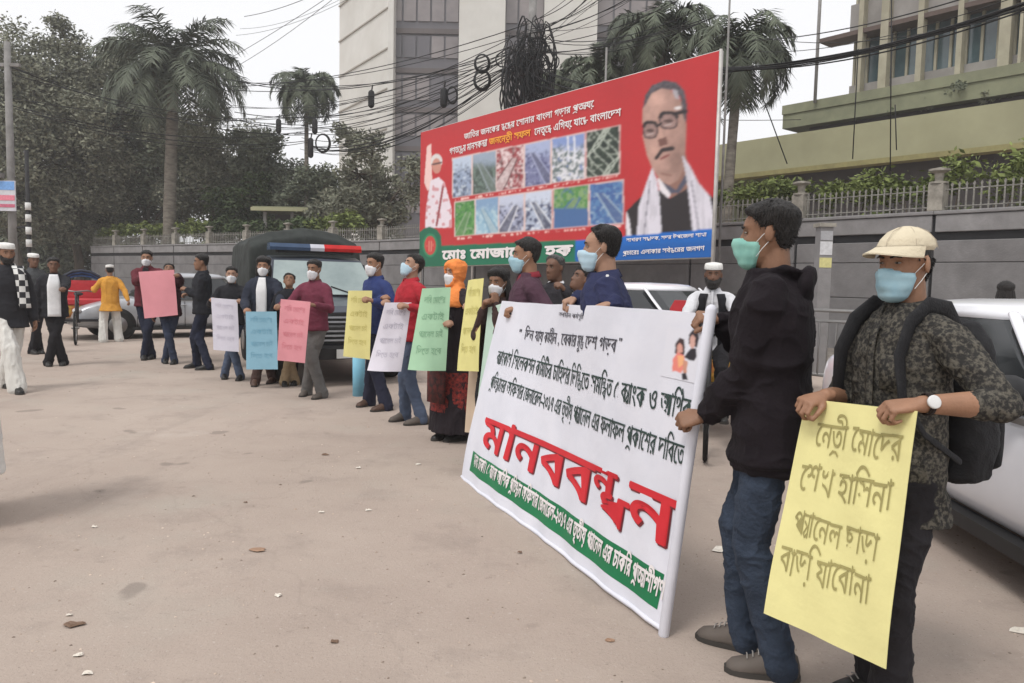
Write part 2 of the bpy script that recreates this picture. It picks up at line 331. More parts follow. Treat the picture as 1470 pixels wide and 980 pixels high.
def person(label, P, face, h=1.70, feet=None, lh=None, rh=None, lhd=None, rhd=None, head=(0, 0, 0), lean=(0, 0), top='shirt', topm=None, topz=.86, open_=None, sleeve=1.0, legs='jeans', legm=None,
           hair='short', mask=None, skin=0, shoem=None, vox=.012, wide=1.0, cap=None, beard=None, extra=None, group='people', collar=None, seated=None, curl=(55, 65, 45), lpole=None, rpole=None, hide_legs=False, barefoot=False, grey=False, worldface=False):
    P = Vector(P); face = face if worldface else face + math.atan2(-P.x, P.y); s_ = h / 1.72; M = WM(P, face, s_); MI = M.inverted()
    root = thing('person', label, 'person', P, face, group, s_)
    near = vox < .008; sk = skin_mat(skin); ns = 16 if near else 12
    # joints -------------------------------------------------
    if feet is None: fl, fr = Vector((-.1, .02, 0)), Vector((.1, -.03, 0))
    else: fl, fr = [MI @ Vector(f) for f in feet]
    A = [Vector((fl.x, fl.y, .085 + fl.z)), Vector((fr.x, fr.y, .085 + fr.z))]
    hz = .905
    if seated: hz = seated
    else:
        for _ in range(60):
            if all((Vector((sx * .095, 0, hz)) - a).length < .832 for sx, a in zip((-1, 1), A)): break
            hz -= .01
    dz = hz - .905; lx, ly = lean
    def tl(x, y, z):
        k = max(0, (z - .95) / .5); return Vector((x + lx * k, y + ly * k, z + dz - (lx * lx + ly * ly) * .5 * k))
    H = [Vector((-.095, 0, hz)), Vector((.095, 0, hz))]
    K = []
    for i in (0, 1):
        k_, A[i] = ik(H[i], A[i], .43, .41, (.02 * (2 * i - 1), 1, .05)); K.append(k_)
    SH = [tl(-.162 * wide, 0, 1.388), tl(.162 * wide, 0, 1.388)]
    W_, E, D, N_ = [], [], [], []
    for i, (t, td) in enumerate(((lh, lhd), (rh, rhd))):
        sx = 2 * i - 1
        if t is None: t = SH[i] + Vector((sx * .09, .06, -.52)); dd = Vector((0, .15, -1)); nn = Vector((-sx, .2, 0))
        else:
            t = MI @ Vector(t); dd = None
        e_, wv = ik(SH[i], t, .285, .255, ((lpole, rpole)[i]) or (sx * .55, -.5, -.9)); E.append(e_); W_.append(wv)
        if dd is None:
            if td is not None: dd = (MI.to_3x3() @ Vector(td[0])).normalized(); nn = (MI.to_3x3() @ Vector(td[1])).normalized()
            else: dd = (wv - e_).normalized(); nn = Vector((-sx * .5, -.2, -1))
        D.append(dd); N_.append(nn)
    # head ---------------------------------------------------
    neck = tl(0, -.012, 1.47); HM = Matrix.Translation(tl(0, .012, 1.50)) @ Matrix.Rotation(R(head[0]), 4, 'Z') @ Matrix.Rotation(R(-head[1]), 4, 'X') @ Matrix.Rotation(R(head[2]), 4, 'Y') @ Matrix.Translation((0, .0, .108))
    def hp(v): return HM @ Vector(v)
    def hpa(Q): return Q @ np.array(HM.to_3x3()).T + np.array(HM.translation)
    n, m = (64, 52) if near else (36, 28)
    GP, m, n = head_grid(n, m); FP = face_shape(GP)
    b = Soup(); grid_rings(b, hpa(FP), m, n)
    for sx in (-1, 1):
        Me = Matrix.Rotation(sx * R(-22), 3, 'Z')
        b.ell(hp((sx * .079, -.010, .004)), (.009, .018, .031), HM.to_3x3() @ Me, 10, 7)
    b.tube([neck + Vector((0, -.01, -.06)), neck + Vector((0, -.004, 0)), hp((0, -.022, -.05))], [.066, .056, .054], n=ns)
    # skin under clothes: trunk, arms, hands, legs, feet in one surface
    def rg(x, y, z, a, c_, e=.9, nn_=20):
        c0 = tl(x, y, z); return [c0 + Vector((a * math.copysign(abs(math.cos(t)) ** e, math.cos(t)), c_ * math.copysign(abs(math.sin(t)) ** e, math.sin(t)), 0)) for t in [2 * math.pi * k / nn_ for k in range(nn_)]]
    b.rings([rg(0, 0, .85, .09, .08), rg(0, 0, .95, .135 * wide, .095), rg(0, 0, 1.1, .125 * wide, .09), rg(0, 0, 1.3, .15 * wide, .1), rg(0, -.005, 1.4, .135 * wide, .08), rg(0, -.01, 1.455, .075, .06)])
    for i in (0, 1):
        sx = 2 * i - 1; b.tube([SH[i] - Vector((sx * .05, 0, .01)), SH[i], E[i], W_[i]], [.05, .047, .04, .0265], n=ns)
        fu = (W_[i] - E[i]).normalized(); b.tube([E[i] + fu * .02, E[i] + fu * .09, W_[i]], [.038, .042, .026], n=ns)
        make_hand(b, W_[i], D[i], N_[i], -sx if False else (1 if i else -1), curl=curl if (lh, rh)[i] is not None else (22, 28, 18), n=8 if near else 6, thumb=1.0)
        if not hide_legs:
            b.tube([H[i], K[i], A[i]], [.07, .048, .03], n=10); ft = Vector((.06 * sx, 1, 0)).normalized()
            b.tube([A[i] - ft * .03 - Vector((0, 0, .045)), A[i] + ft * .06 - Vector((0, 0, .05)), A[i] + ft * .14 - Vector((0, 0, .062))], [.026, .026, .018], n=10)
    finish('body', b, sk, root, voxel=vox * .85 if near else .0095, smooth=1 if near else 1)
    # eyes and brows
    ew = mk('eye_white', (.26, .235, .215), rough=.3, spec=.4); ed = mk('iris', (.012, .008, .006), rough=.15, spec=.6)
    for sx in (-1, 1):
        e_ = Soup(); e_.ell(hp((sx * .031, .0745, .0115)), (.0125, .0058, .0036), HM.to_3x3(), 12, 7); eo = obj('eye', e_.mesh('eye'), ew, root)
        e_ = Soup(); e_.ell(hp((sx * .031, .0785, .0115)), (.0052, .0028, .0036), HM.to_3x3(), 10, 7); obj('iris', e_.mesh('iris'), ed, eo)
        e_ = Soup(); e_.tube([hp((sx * .014, .0885, .029)), hp((sx * .03, .0885, .034)), hp((sx * .047, .0785, .029))], [.0035, .004, .0022], n=6); obj('eyebrow', e_.mesh('eyebrow'), HAIRM(), root)
    # hair
    if hair:
        capd = cap in ('skull', 'visor')
        GJ = GP + np.array([0, 0, 1.0]) * (vnoise(GP * 90, 2) * .006 + vnoise(GP * 34, 6) * .005)[:, None]
        mk_ = hairline(GJ, hair); ctr = np.array([0, -.01, .01]); dirv = GP - ctr; dirv /= np.linalg.norm(dirv, axis=1)[:, None]
        th = {'short': .017, 'recede': .013, 'long': .03, 'bald': .006}.get(hair, .015); nz = vnoise(GP * [55, 55, 30], 5) * .5 + vnoise(GP * [150, 150, 80], 9) * .35
        grow = .3 + .7 * ss(.0, .035, GP[:, 2] - np.interp(GP[:, 1], [-.06, 0, .05, .09], [-.07, .0, .045, .06]))
        hgt = mk_ * (th * grow * (.32 + .95 * ss(.015, .085, GP[:, 2]) + (.25 * ss(.03, .08, GP[:, 1]) * ss(.05, .08, GP[:, 2]))) + nz * .006 + .007 * ss(.05, .09, GP[:, 2]) * vnoise(GP * 28, len(label))) - (1 - mk_) * .014
        if capd: kc = ss(.02, .035, GP[:, 2]); hgt = hgt * (1 - kc) + kc * np.minimum(hgt, .002)
        hs_ = Soup(); grid_rings(hs_, hpa(GP + dirv * hgt[:, None]), m, n)
        if hair == 'long':
            for k in range(9):
                a = math.pi + math.pi * (k / 8); x = .078 * math.cos(a); y = -.02 + .075 * math.sin(a); hs_.tube([hp((x, y, .02)), hp((x * 1.15, y * 1.05, -.06)), hp((x * 1.1, y, -.14 - .02 * (k % 2)))], [.022, .024, .01], n=7)
        if hair != 'bald':
            ii = np.nonzero((mk_ > .6) & (GP[:, 2] < (.03 if cap else .113)))[0]; hr_ = random.Random(len(label)); nl = (1500 if near else 260)
            for q in range(nl):
                k = int(ii[hr_.randrange(len(ii))]); p0 = GP[k] + dirv[k] * hgt[k] * .8; dn = np.array([p0[0] * 1.5 + hr_.uniform(-.03, .03), (p0[1] * 1.2 + .02) + hr_.uniform(-.03, .03), -.09 + hr_.uniform(-.02, .05)]); dn -= dirv[k] * dn.dot(dirv[k]) * .8; dn /= np.linalg.norm(dn)
                sd_ = np.cross(dn, dirv[k]) * hr_.uniform(.0012, .003); L_ = hr_.uniform(.014, .034) if hair == 'long' else hr_.uniform(.008, .02) * (.5 + .5 * min(1, max(0, p0[2] / .07))); a0 = hpa(np.array([p0 - sd_, p0 + sd_, p0 + dn * L_ * .6 + sd_ * .7 + dirv[k] * .003, p0 + dn * L_ * .6 - sd_ * .7 + dirv[k] * .003, p0 + dn * L_ + dirv[k] * hr_.uniform(-.001, .006)]))
                hs_.add([tuple(v) for v in a0], [(0, 1, 2, 3), (3, 2, 4)])
        obj('hair', hs_.mesh('hair'), GREYH() if grey else HAIRM(), root)
    if beard:
        bm_ = ss(-.006, .006, -.035 - GP[:, 2] + np.interp(GP[:, 1], [-.02, .02, .06, .09], [-.05, .03, .0, -.012])) * ss(-.01, .01, GP[:, 1]); dv = GP - np.array([0, -.01, .01]); dv /= np.linalg.norm(dv, axis=1)[:, None]
        bs = Soup(); grid_rings(bs, hpa(FP + dv * (bm_ * (beard + vnoise(GP * 60, 4) * .004) - (1 - bm_) * .012)[:, None]), m, n); obj('beard', bs.mesh('beard'), HAIRM(), root)
    # face mask
    if mask:
        x, y, z = GP[:, 0], GP[:, 1], GP[:, 2]; B_ = GP.copy()
        tent = .024 * gss(GP * [1, 0, 1], (0, 0, -.03), (.02, 1, .04)) + .006
        reg = ss(-.004, .004, y - .018 - .25 * np.abs(z + .045)) * ss(-.004, .004, -z - .003 - np.abs(x) * .32) * ss(-.004, .004, z + .118)
        dv = GP - np.array([0, -.02, -.02]); dv /= np.linalg.norm(dv, axis=1)[:, None]
        pl = (.0011 * np.sin(z * 190 + 1)) * (np.abs(x) < .06) + vnoise(GP * 40, 8) * .002
        Q = GP.copy(); Q += dv * (reg * (.0125 + pl) - (1 - reg) * .02)[:, None]; Q[:, 1] += reg * tent * ss(.03, .07, y)
        # at the chin the cloth runs down in front
        ms = Soup(); grid_rings(ms, hpa(Q), m, n); mo = obj('face_mask', ms.mesh('face_mask'), mask, root)
        for sx in (-1, 1):
            for z0, z1 in ((-.022, .022), (-.075, -.02)):
                l_ = Soup(); l_.tube([hp((sx * .066, .032, z0)), hp((sx * .0755, .012, (z0 + z1) / 2)), hp((sx * .079, -.012, z1))], .0014, n=5); obj('ear_loop', l_.mesh('ear_loop'), mk('elastic', (.75, .75, .74)), mo)
    # headwear
    if cap == 'skull':
        c_ = Soup(); zc = [.05, .053, .095, .108, .112]; k_ = [1.1, 1.13, 1.08, .98, .5]
        rs = []
        for z0, kk in zip(zc, k_):
            rs.append([hp((.079 * kk * math.cos(a), -.012 + .094 * kk * math.sin(a), z0 + .014 - .1 * (.0 + .1 * math.sin(a)))) for a in [2 * math.pi * q / 28 for q in range(28)]])
        c_.rings(rs); obj('skull_cap', c_.mesh('skull_cap'), mk('cap_white', (.78, .77, .74), scale=40, bump=.3), root)
    if cap == 'visor':
        mkc = ss(-.004, .004, GP[:, 2] - .052 + .12 * np.minimum(GP[:, 1], 0) * 0); dv = GP - np.array([0, -.01, .01]); dv /= np.linalg.norm(dv, axis=1)[:, None]
        Q = GP + dv * (mkc * (.013 + .006 * ss(.05, .1, GP[:, 2]) + vnoise(GP * 22, 3) * .003) - (1 - mkc) * .014)[:, None]
        cm_ = cloth('cap_cream', (208, 196, 170), .88); c_ = Soup(); grid_rings(c_, hpa(Q), m, n); co_ = obj('cap', c_.mesh('cap'), cm_, root)
        v_ = Soup(); nu = 19; top_, bot_ = [], []
        for k in range(7):
            r_ = k / 6; row = []
            for j in range(nu):
                a = math.pi * (.08 + .84 * j / (nu - 1)); x0, y0 = .092 * math.cos(a), -.012 + .112 * math.sin(a); sp = math.sin(a) ** 1.2
                row.append((x0 * (1 + .06 * r_), y0 + .078 * r_ * sp, .066 - .020 * r_ * sp - .030 * (x0 / .09) ** 2 * r_))
            top_.append([hp(q) for q in row]); bot_.append([hp((q[0], q[1], q[2] - .005)) for q in row])
        v_.rings(top_, cap=False, closed=False); v_.rings(bot_[::-1], cap=False, closed=False)
        for a_, b_ in ((top_[-1], bot_[-1]), ([r[0] for r in top_], [r[0] for r in bot_]), ([r[-1] for r in top_], [r[-1] for r in bot_])): v_.rings([a_, b_], cap=False, closed=False)
        obj('visor', v_.mesh('visor'), cm_, co_)
        for k in range(6):
            a = math.pi * k / 3 + .5; t_ = Soup(); t_.tube([hp((.089 * math.cos(a) * q, -.011 + .107 * math.sin(a) * q, z0)) for q, z0 in ((1.0, .06), (.93, .088), (.66, .118), (.3, .133))], .0012, n=4); obj('seam', t_.mesh('seam'), mk('seam_thread', (.5, .43, .33)), co_)
    if cap == 'hijab':
        x, y, z = GP[:, 0], GP[:, 1], GP[:, 2]; op = 1 - ss(.9, 1.08, np.sqrt((x / .052) ** 2 + ((z + .015) / .078) ** 2)) * 1; op = op * ss(.02, .03, y)
        dv = GP - np.array([0, -.01, .0]); dv /= np.linalg.norm(dv, axis=1)[:, None]; nz = vnoise(GP * [30, 30, 60], 2) * .006
        Q = GP + dv * ((1 - op) * (.026 + nz) - op * .012)[:, None]; c_ = Soup(); grid_rings(c_, hpa(Q), m, n)
        def hr(a, c0, z0): return [tl(0, -.01 + c0, z0) + Vector((a * math.cos(t), (a * .85) * math.sin(t), .012 * math.sin(3 * t))) for t in [2 * math.pi * q / 24 for q in range(24)]]
        c_.rings([hr(.085, .01, 1.53), hr(.1, .015, 1.47), hr(.15, .02, 1.42), hr(.19, .03, 1.35), hr(.185, .04, 1.29)]); finish('headscarf', c_, topm[1] if isinstance(topm, tuple) else topm, root, voxel=.009, fold=.006, fscale=(14, 14, 30), smooth=1)
    # trunk garment ------------------------------------------
    tm = topm[0] if isinstance(topm, tuple) else topm
    g = Soup(); bul = 1.0
    prof = [(.86, .178, .122), (.93, .176, .125), (1.02, .168, .122), (1.1, .167, .12), (1.2, .176, .124), (1.3, .184, .126), (1.36, .178, .118), (1.405, .148, .1), (1.44, .105, .084), (1.465, .08, .072), (1.485, .068, .064)]
    thick = {'shirt': 0, 'jacket': .012, 'hoodie': .018, 'kurta': .006, 'abaya': .01}[top]
    ds = [p for p in prof if p[0] > topz + .02]; rs = []
    zt = topz
    if top == 'kurta':
        for z0, a_, c0 in ((topz, .26, .205), (.7, .235, .18), (.86, .205, .15)):
            if z0 < ds[0][0] - .02: rs.append(rg(0, 0, z0, a_ * wide, c0))
    elif top == 'abaya':
        for z0, a_, c0 in ((topz, .27, .22), (.4, .25, .2), (.7, .22, .165), (.88, .19, .14)): 
            if z0 < ds[0][0]: rs.append(rg(0, 0, z0, a_ * wide, c0))
    else:
        a_, c0 = (.188, .136) if topz > .78 else (.198, .15); rs.append(rg(0, 0, topz, (a_ + thick) * wide, c0 + thick))
    for z0, a_, c0 in ds: rs.append(rg(0, -.005 * (z0 > 1.35), z0, (a_ + thick) * wide, c0 + thick))
    g.rings(rs)
    th2 = thick * .7
    for i in (0, 1):
        sx = 2 * i - 1; S0 = SH[i]; fa = W_[i] - E[i]; end = E[i] + fa * (sleeve if sleeve <= 1 else 1) if sleeve > 0 else SH[i] + (E[i] - SH[i]) * (1 + sleeve)
        if sleeve > 0:
            pts = [S0 - Vector((sx * .08, 0, -.022)), S0 - Vector((sx * .03, 0, -.008)), S0.lerp(E[i], .12), S0.lerp(E[i], .5), E[i], E[i] + fa * sleeve * .5, E[i] + fa * (sleeve - .04)]
            rd = [.05 + th2, .06 + th2, .065 + th2, .06 + th2, .055 + th2, .05 + th2, .039 + th2]
            if top == 'hoodie': pts += [E[i] + fa * (sleeve - .02), E[i] + fa * (sleeve + .02)]; rd += [.034, .035]
        else:
            pts = [S0 - Vector((sx * .07, 0, .02)), S0, S0.lerp(E[i], .5), end]; rd = [.072, .07, .065, .062]
        g.tube(pts, rd, n=ns)
        g.ell(E[i], (.056 + th2,) * 3) if sleeve > 0 else None
    if top == 'hoodie':
        for sgn in (1,):
            hd = []
            for k in range(15):
                a = math.pi * (1.25 + .0) + 0; t = 2 * math.pi * k / 14
            hr2 = []
            for (w0, y0, y1, z0, tz) in ((.062, .05, -.075, 1.47, 0), (.092, .07, -.11, 1.475, .0), (.102, .062, -.14, 1.487, .01), (.094, .05, -.155, 1.50, .0), (.078, .03, -.14, 1.51, -.01), (.06, .02, -.11, 1.50, -.01)):
                hr2.append([tl(w0 * math.cos(t), (y0 + y1) / 2 + (y0 - y1) / 2 * math.sin(t), z0 - .035 * max(0, math.sin(t)) - .03 * max(0, -math.sin(t)) + tz) for t in [2 * math.pi * k / 22 for k in range(22)]])
            g.rings(hr2); g.ell(tl(0, -.118, 1.425), (.105, .034, .075), Matrix.Rotation(R(14), 3, 'X'), 18, 10)
    if top == 'hoodie': g.rings([rg(0, 0, topz - .035, .176 * wide + .012, .126 + .012), rg(0, 0, topz + .03, .18 * wide + .016, .13 + .016)])
    folds = {'shirt': .008, 'jacket': .011, 'hoodie': .012, 'kurta': .010, 'abaya': .012}[top]
    if not near: folds *= .95
    nm_ = {'shirt': 'shirt', 'jacket': 'jacket', 'hoodie': 'hoodie', 'kurta': 'tunic', 'abaya': 'robe'}[top]
    to = finish(nm_, g, tm, root, voxel=vox, fold=folds, fscale=(7, 7, 9) if top in ('shirt', 'jacket', 'hoodie') else (12, 12, 3), smooth=3 if near else 2, seed=len(label))
    # collar
    if top in ('shirt', 'jacket') and collar is not False:
        c_ = Soup(); cmx = collar or tm
        for sx in (-1, 1):
            rw = []
            for q, (dzv, out) in enumerate(((0, .0), (.03, .0), (.035, .006), (.0, .022), (-.006, .02))):
                rw.append([tl(sx * (.064 + out) * math.sin(t), -.012 - (.064 + out) * math.cos(t) + (.01 if t > 2.3 else 0), 1.468 + dzv - .028 * (t / 2.7) ** 2 - (.012 if (q > 2 and t > 2.2) else 0)) for t in [k * 2.85 / 9 for k in range(10)]])
            c_.rings(rw, cap=False, closed=False)
        co = obj('collar', c_.mesh('collar'), cmx, root); md = co.modifiers.new('s', 'SOLIDIFY'); md.thickness = .004
    if open_:
        pw, om = open_; o_ = Soup(); rws = []
        for z0, a_, c0 in [(topz + .01, .182, .13)] + [p for p in prof if topz + .03 < p[0] < 1.47]:
            k = pw * (1 if z0 < 1.3 else 1 - (z0 - 1.3) * 2.2); row = []
            for u in (-1, -.6, -.2, .2, .6, 1):
                a = math.pi / 2 - u * k / (a_ + thick); row.append(tl((a_ + thick) * math.copysign(abs(math.cos(a)) ** .9, math.cos(a)) * 1.0, (c0 + thick + .007) * abs(math.sin(a)) ** .9 + .002 * (1 - u * u), z0))
            rws.append(row)
        o_.rings(rws, cap=False, closed=False); oo = finish('undershirt', o_, om, root); md = oo.modifiers.new('s', 'SOLIDIFY'); md.thickness = .012; md.offset = -1
    # leg wear -------------------------------------------------
    if legs and not hide_legs:
        t = Soup()
        rr = {'jeans': (.09, .067, .058, .062), 'trousers': (.093, .075, .066, .075), 'pyjama': (.1, .09, .085, .095), 'slim': (.088, .062, .05, .052)}[legs]
        t.rings([[Vector((a_ * math.copysign(abs(math.cos(q)) ** .9, math.cos(q)), c0 * math.sin(q), z0 + dz)) for q in [2 * math.pi * k / 20 for k in range(20)]] for z0, a_, c0 in ((.81, .11, .09), (.85, .145, .1), (.92, .156, .104), (1.0, .15, .102), (1.04, .145, .1))])
        for i in (0, 1):
            an = A[i] + Vector((0, -.004, -.05 if not barefoot else .06)); mid = K[i].lerp(an, .5)
            hk = .8 if top in ('kurta', 'abaya') else .92
            t.tube([H[i] + Vector((0, 0, .0)), H[i].lerp(K[i], .45), K[i], mid, an], [rr[0] * hk, rr[0] * .9, rr[1], rr[2], rr[3]], n=ns)
        finish('pyjama' if legs == 'pyjama' else 'trousers' if legs != 'jeans' else 'jeans', t, legm, root, voxel=vox, fold=.009 if legs != 'pyjama' else .014, fscale=(8, 8, 10) if legs != 'pyjama' else (14, 14, 3), smooth=2, seed=len(label) + 2)
    if not hide_legs and not barefoot:
        sm = shoem or mk('shoe_black', (.02, .019, .018), rough=.45)
        for i in (0, 1):
            sx = 2 * i - 1; yaw = R(-9 * sx); Ms = Matrix.Rotation(yaw, 3, 'Z'); c0 = A[i] + Vector((0, 0, -.085)); so_, sl_ = Soup(), Soup(); rs, rl = [], []
            for y, wd, ht, zb in ((-.07, .018, .035, .035), (-.062, .031, .06, .04), (-.03, .038, .078, .05), (.01, .039, .078, .05), (.045, .04, .066, .046), (.07, .042, .054, .044), (.1, .044, .044, .038), (.14, .043, .036, .034), (.168, .036, .031, .031), (.186, .018, .018, .026)):
                rs.append([c0 + Ms @ Vector((wd * math.cos(a), y, zb + ht * math.sin(a) * (1 if math.sin(a) > 0 else .6) - .012)) for a in [2 * math.pi * k / 12 for k in range(12)]])
            so_.rings(rs); mshoe = so_.mesh('shoe'); o1 = obj('shoe', mshoe, sm, root)
            if near:
                lc = Soup()
                for q in range(4): y_ = .055 + .02 * q; z_ = .103 - .0095 * q; lc.tube([c0 + Ms @ Vector((x, y_, z_ - abs(x) * .35)) for x in (-.022, 0, .022)], .0028, n=5)
                stuff(obj('laces', lc.mesh('laces'), mk('lace', (.3, .28, .26)), o1))
            for y, wd in ((-.074, .012), (-.066, .03), (-.03, .037), (.03, .039), (.1, .046), (.142, .045), (.174, .036), (.194, .014)):
                rl.append([c0 + Ms @ Vector((x, y, z)) for x, z in ((-wd, .001), (wd, .001), (wd, .02), (-wd, .02))])
            sl_.rings(rl); obj('sole', sl_.mesh('sole', False), mk('sole', (.05, .045, .04)), o1)
    if extra: extra(root, M, tl, hp, dict(SH=SH, E=E, W=W_, H=H, K=K, A=A))
    return root
# ------------------------------------------------------------------ the setting
SD = Vector((-.632, .775, 0)); SN = Vector((.775, .632, 0))      # along the street, and across it away from the camera
def L_(hexrgb): return lin([x / 255 for x in hexrgb])
# ground: one sheet of dusty worn asphalt
def ground_mat():
    m = bpy.data.materials.new('dusty_asphalt'); m.use_nodes = True; n = m.node_tree.nodes; l = m.node_tree.links; b = n['Principled BSDF']; b.inputs['Roughness'].default_value = .93; b.inputs['Specular IOR Level'].default_value = .15
    tc = n.new('ShaderNodeTexCoord')
    def nz(s, d=6, r=.6, vec=None):
        q = n.new('ShaderNodeTexNoise'); q.inputs['Scale'].default_value = s; q.inputs['Detail'].default_value = d; q.inputs['Roughness'].default_value = r; l.new(vec or tc.outputs['Object'], q.inputs['Vector']); return q.outputs[0]
    def ramp(inp, p0, p1, c0, c1):
        q = n.new('ShaderNodeValToRGB'); q.color_ramp.elements[0].position = p0; q.color_ramp.elements[1].position = p1; q.color_ramp.elements[0].color = (*c0, 1); q.color_ramp.elements[1].color = (*c1, 1); l.new(inp, q.inputs[0]); return q.outputs[0]
    def mix(f, a, bb, blend='MIX'):
        q = n.new('ShaderNodeMix'); q.data_type = 'RGBA'; q.blend_type = blend
        if isinstance(f, float): q.inputs[0].default_value = f
        else: l.new(f, q.inputs[0])
        l.new(a, q.inputs[6])
        if isinstance(bb, tuple): q.inputs[7].default_value = (*bb, 1)
        else: l.new(bb, q.inputs[7])
        return q.outputs[2]
    base = ramp(nz(.35, 8, .65), .35, .66, (.34, .276, .236), (.42, .350, .300))
    c = mix(ramp(nz(1.7, 8, .72), .52, .72, (0, 0, 0), (.55, .55, .55)), base, (.235, .195, .172))
    c = mix(ramp(nz(.8, 5, .6), .55, .75, (0, 0, 0), (.5, .5, .5)), c, (.36, .345, .30))
    c = mix(ramp(nz(9, 6, .75), .60, .68, (0, 0, 0), (.35, .35, .35)), c, (.20, .165, .145))
    c = mix(ramp(nz(42, 4, .7), .60, .72, (0, 0, 0), (.5, .5, .5)), c, (.53, .47, .43))
    c = mix(ramp(nz(95, 3, .6), .62, .70, (0, 0, 0), (.6, .6, .6)), c, (.16, .135, .12))
    vo = n.new('ShaderNodeTexVoronoi'); vo.feature = 'DISTANCE_TO_EDGE'; vo.inputs['Scale'].default_value = .33
    mv = n.new('ShaderNodeMix'); mv.data_type = 'VECTOR'; mv.inputs[0].default_value = .22; l.new(tc.outputs['Object'], mv.inputs[4])
    nn = n.new('ShaderNodeTexNoise'); nn.inputs['Scale'].default_value = 1.6; nn.inputs['Detail'].default_value = 6; l.new(tc.outputs['Object'], nn.inputs['Vector']); 
    sm = n.new('ShaderNodeVectorMath'); sm.operation = 'SCALE'; sm.inputs['Scale'].default_value = 4; l.new(nn.outputs['Color'], sm.inputs[0]); l.new(sm.outputs[0], mv.inputs[5]); l.new(mv.outputs[1], vo.inputs['Vector'])
    ck = ramp(vo.outputs['Distance'], .0, .005, (.13, .13, .13), (0, 0, 0)); c = mix(ck, c, (.15, .125, .11))
    mp2 = n.new('ShaderNodeMapping'); mp2.inputs['Rotation'].default_value = (0, 0, R(38)); mp2.inputs['Scale'].default_value = (1.3, .07, 1); l.new(tc.outputs['Object'], mp2.inputs[0])
    c = mix(ramp(nz(1.5, 6, .7, mp2.outputs[0]), .56, .74, (0, 0, 0), (.38, .38, .38)), c, (.24, .20, .178))
    c = mix(ramp(nz(.55, 4, .75), .60, .70, (0, 0, 0), (.3, .3, .3)), c, (.47, .41, .365))
    c = mix(ramp(nz(2.6, 2, .4), .70, .735, (0, 0, 0), (.5, .5, .5)), c, (.17, .142, .125))
    l.new(c, b.inputs['Base Color'])
    bp = n.new('ShaderNodeBump'); bp.inputs['Strength'].default_value = .5; bp.inputs['Distance'].default_value = .012
    ad = n.new('ShaderNodeMath'); ad.operation = 'ADD'; l.new(nz(60, 6, .7), ad.inputs[0]); l.new(nz(6, 6, .7), ad.inputs[1]); l.new(ad.outputs[0], bp.inputs['Height']); l.new(bp.outputs[0], b.inputs['Normal'])
    return m
GM = ground_mat(); s = Soup(); s.quad((-500, -80, 0), (500, -80, 0), (500, 700, 0), (-500, 700, 0)); struct(obj('ground', s.mesh('ground', False), GM))
# wall line
WL = [Vector((14.1, 7.45, 0)), Vector((9.1, 13.6, 0)), Vector((2.27, 21.97, 0)), Vector((-5.3, 30, 0)), Vector((-23.4, 42.8, 0))]
def wl(t):   # t metres from the second point towards the left
    if t < 0: return WL[1] + (WL[0] - WL[1]).normalized() * -t, (WL[1] - WL[0]).normalized()
    for a, b_ in zip(WL[1:-1], WL[2:]):
        L0 = (b_ - a).length
        if t <= L0: return a + (b_ - a) * (t / L0), (b_ - a).normalized()
        t -= L0
    return b_.copy(), (b_ - a).normalized()
TW = sum((b_ - a).length for a, b_ in zip(WL[1:-1], WL[2:]))
plaster = mk('grey_plaster', L_((124, 122, 122)), L_((104, 102, 102)), scale=1.6, rough=.9, bump=.35, bscale=30, dirt=.5)
plaster2 = mk('grey_plaster_band', L_((140, 138, 138)), L_((118, 116, 116)), scale=2, rough=.9, bump=.3, bscale=30, dirt=.4)
darkgap = mk('dark_recess', (.02, .02, .022), rough=.9)
palepost = mk('pale_pillar', L_((165, 160, 150)), L_((120, 116, 108)), scale=5, rough=.9, bump=.3, dirt=.5)
wall = thing('boundary_wall', 'long grey plastered boundary wall with railing and pale pillars behind the row of people', 'wall', WL[1])
def boxat(name, P, d, lx, ly, z0, z1, mat, parent, cache={}):
    key = (name, round(lx, 2), round(ly, 2), round(z1 - z0, 2), mat.name)
    if key not in cache:
        q = Soup(); x, y, h = lx / 2, ly / 2, z1 - z0; bv = min(.012, ly * .2)
        q.rings([[Vector((sx, sy, z)) for sx, sy in ((-x + e, -y + e), (x - e, -y + e), (x - e, y - e), (-x + e, y - e))] for z, e in ((0, bv), (bv, 0), (h - bv, 0), (h, bv))])
        cache[key] = q.mesh(name, False); cache[key].materials.append(mat)
    o = obj(name, cache[key], None, parent); o.location = Vector((P.x, P.y, z0)) - (Vector(parent.location) if parent else Vector((0, 0, 0))); o.rotation_euler = (0, 0, math.atan2(d.y, d.x)); return o
t = -6.95
PL = 2.85
while t < TW - .2:
    a, d0 = wl(t); b_, _ = wl(min(t + PL, TW)); d = (b_ - a); ln = d.length; d.normalize(); c0 = (a + b_) / 2
    for z0, z1, mt in ((0, 1.2, plaster), (1.21, 1.92, plaster), (1.93, 2.34, plaster), (2.5, 2.82, plaster2)):
        boxat('wall_block', c0, d, ln - .07, .24, z0, z1, mt, wall)
    boxat('wall_core', c0, d, ln - .002, .14, 0, 2.83, darkgap, wall)
    boxat('coping', c0, d, ln - .01, .3, 2.83, 2.9, plaster2, wall)
    p0 = a
    pl_ = boxat('pillar', p0, d, .27, .27, 2.9, 3.42, palepost, wall)
    q = Soup(); q.rings([[Vector((r_ * math.cos(u), r_ * math.sin(u), z)) for u in [math.pi / 6 * k for k in range(12)]] for z, r_ in ((.52, .17), (.56, .17), (.57, .07), (.72, .085), (.76, .19), (.80, .19), (.83, .03))]); q.cur = 0
    obj('lamp_cap', q.mesh('lamp_cap', False), palepost, pl_)
    t += PL
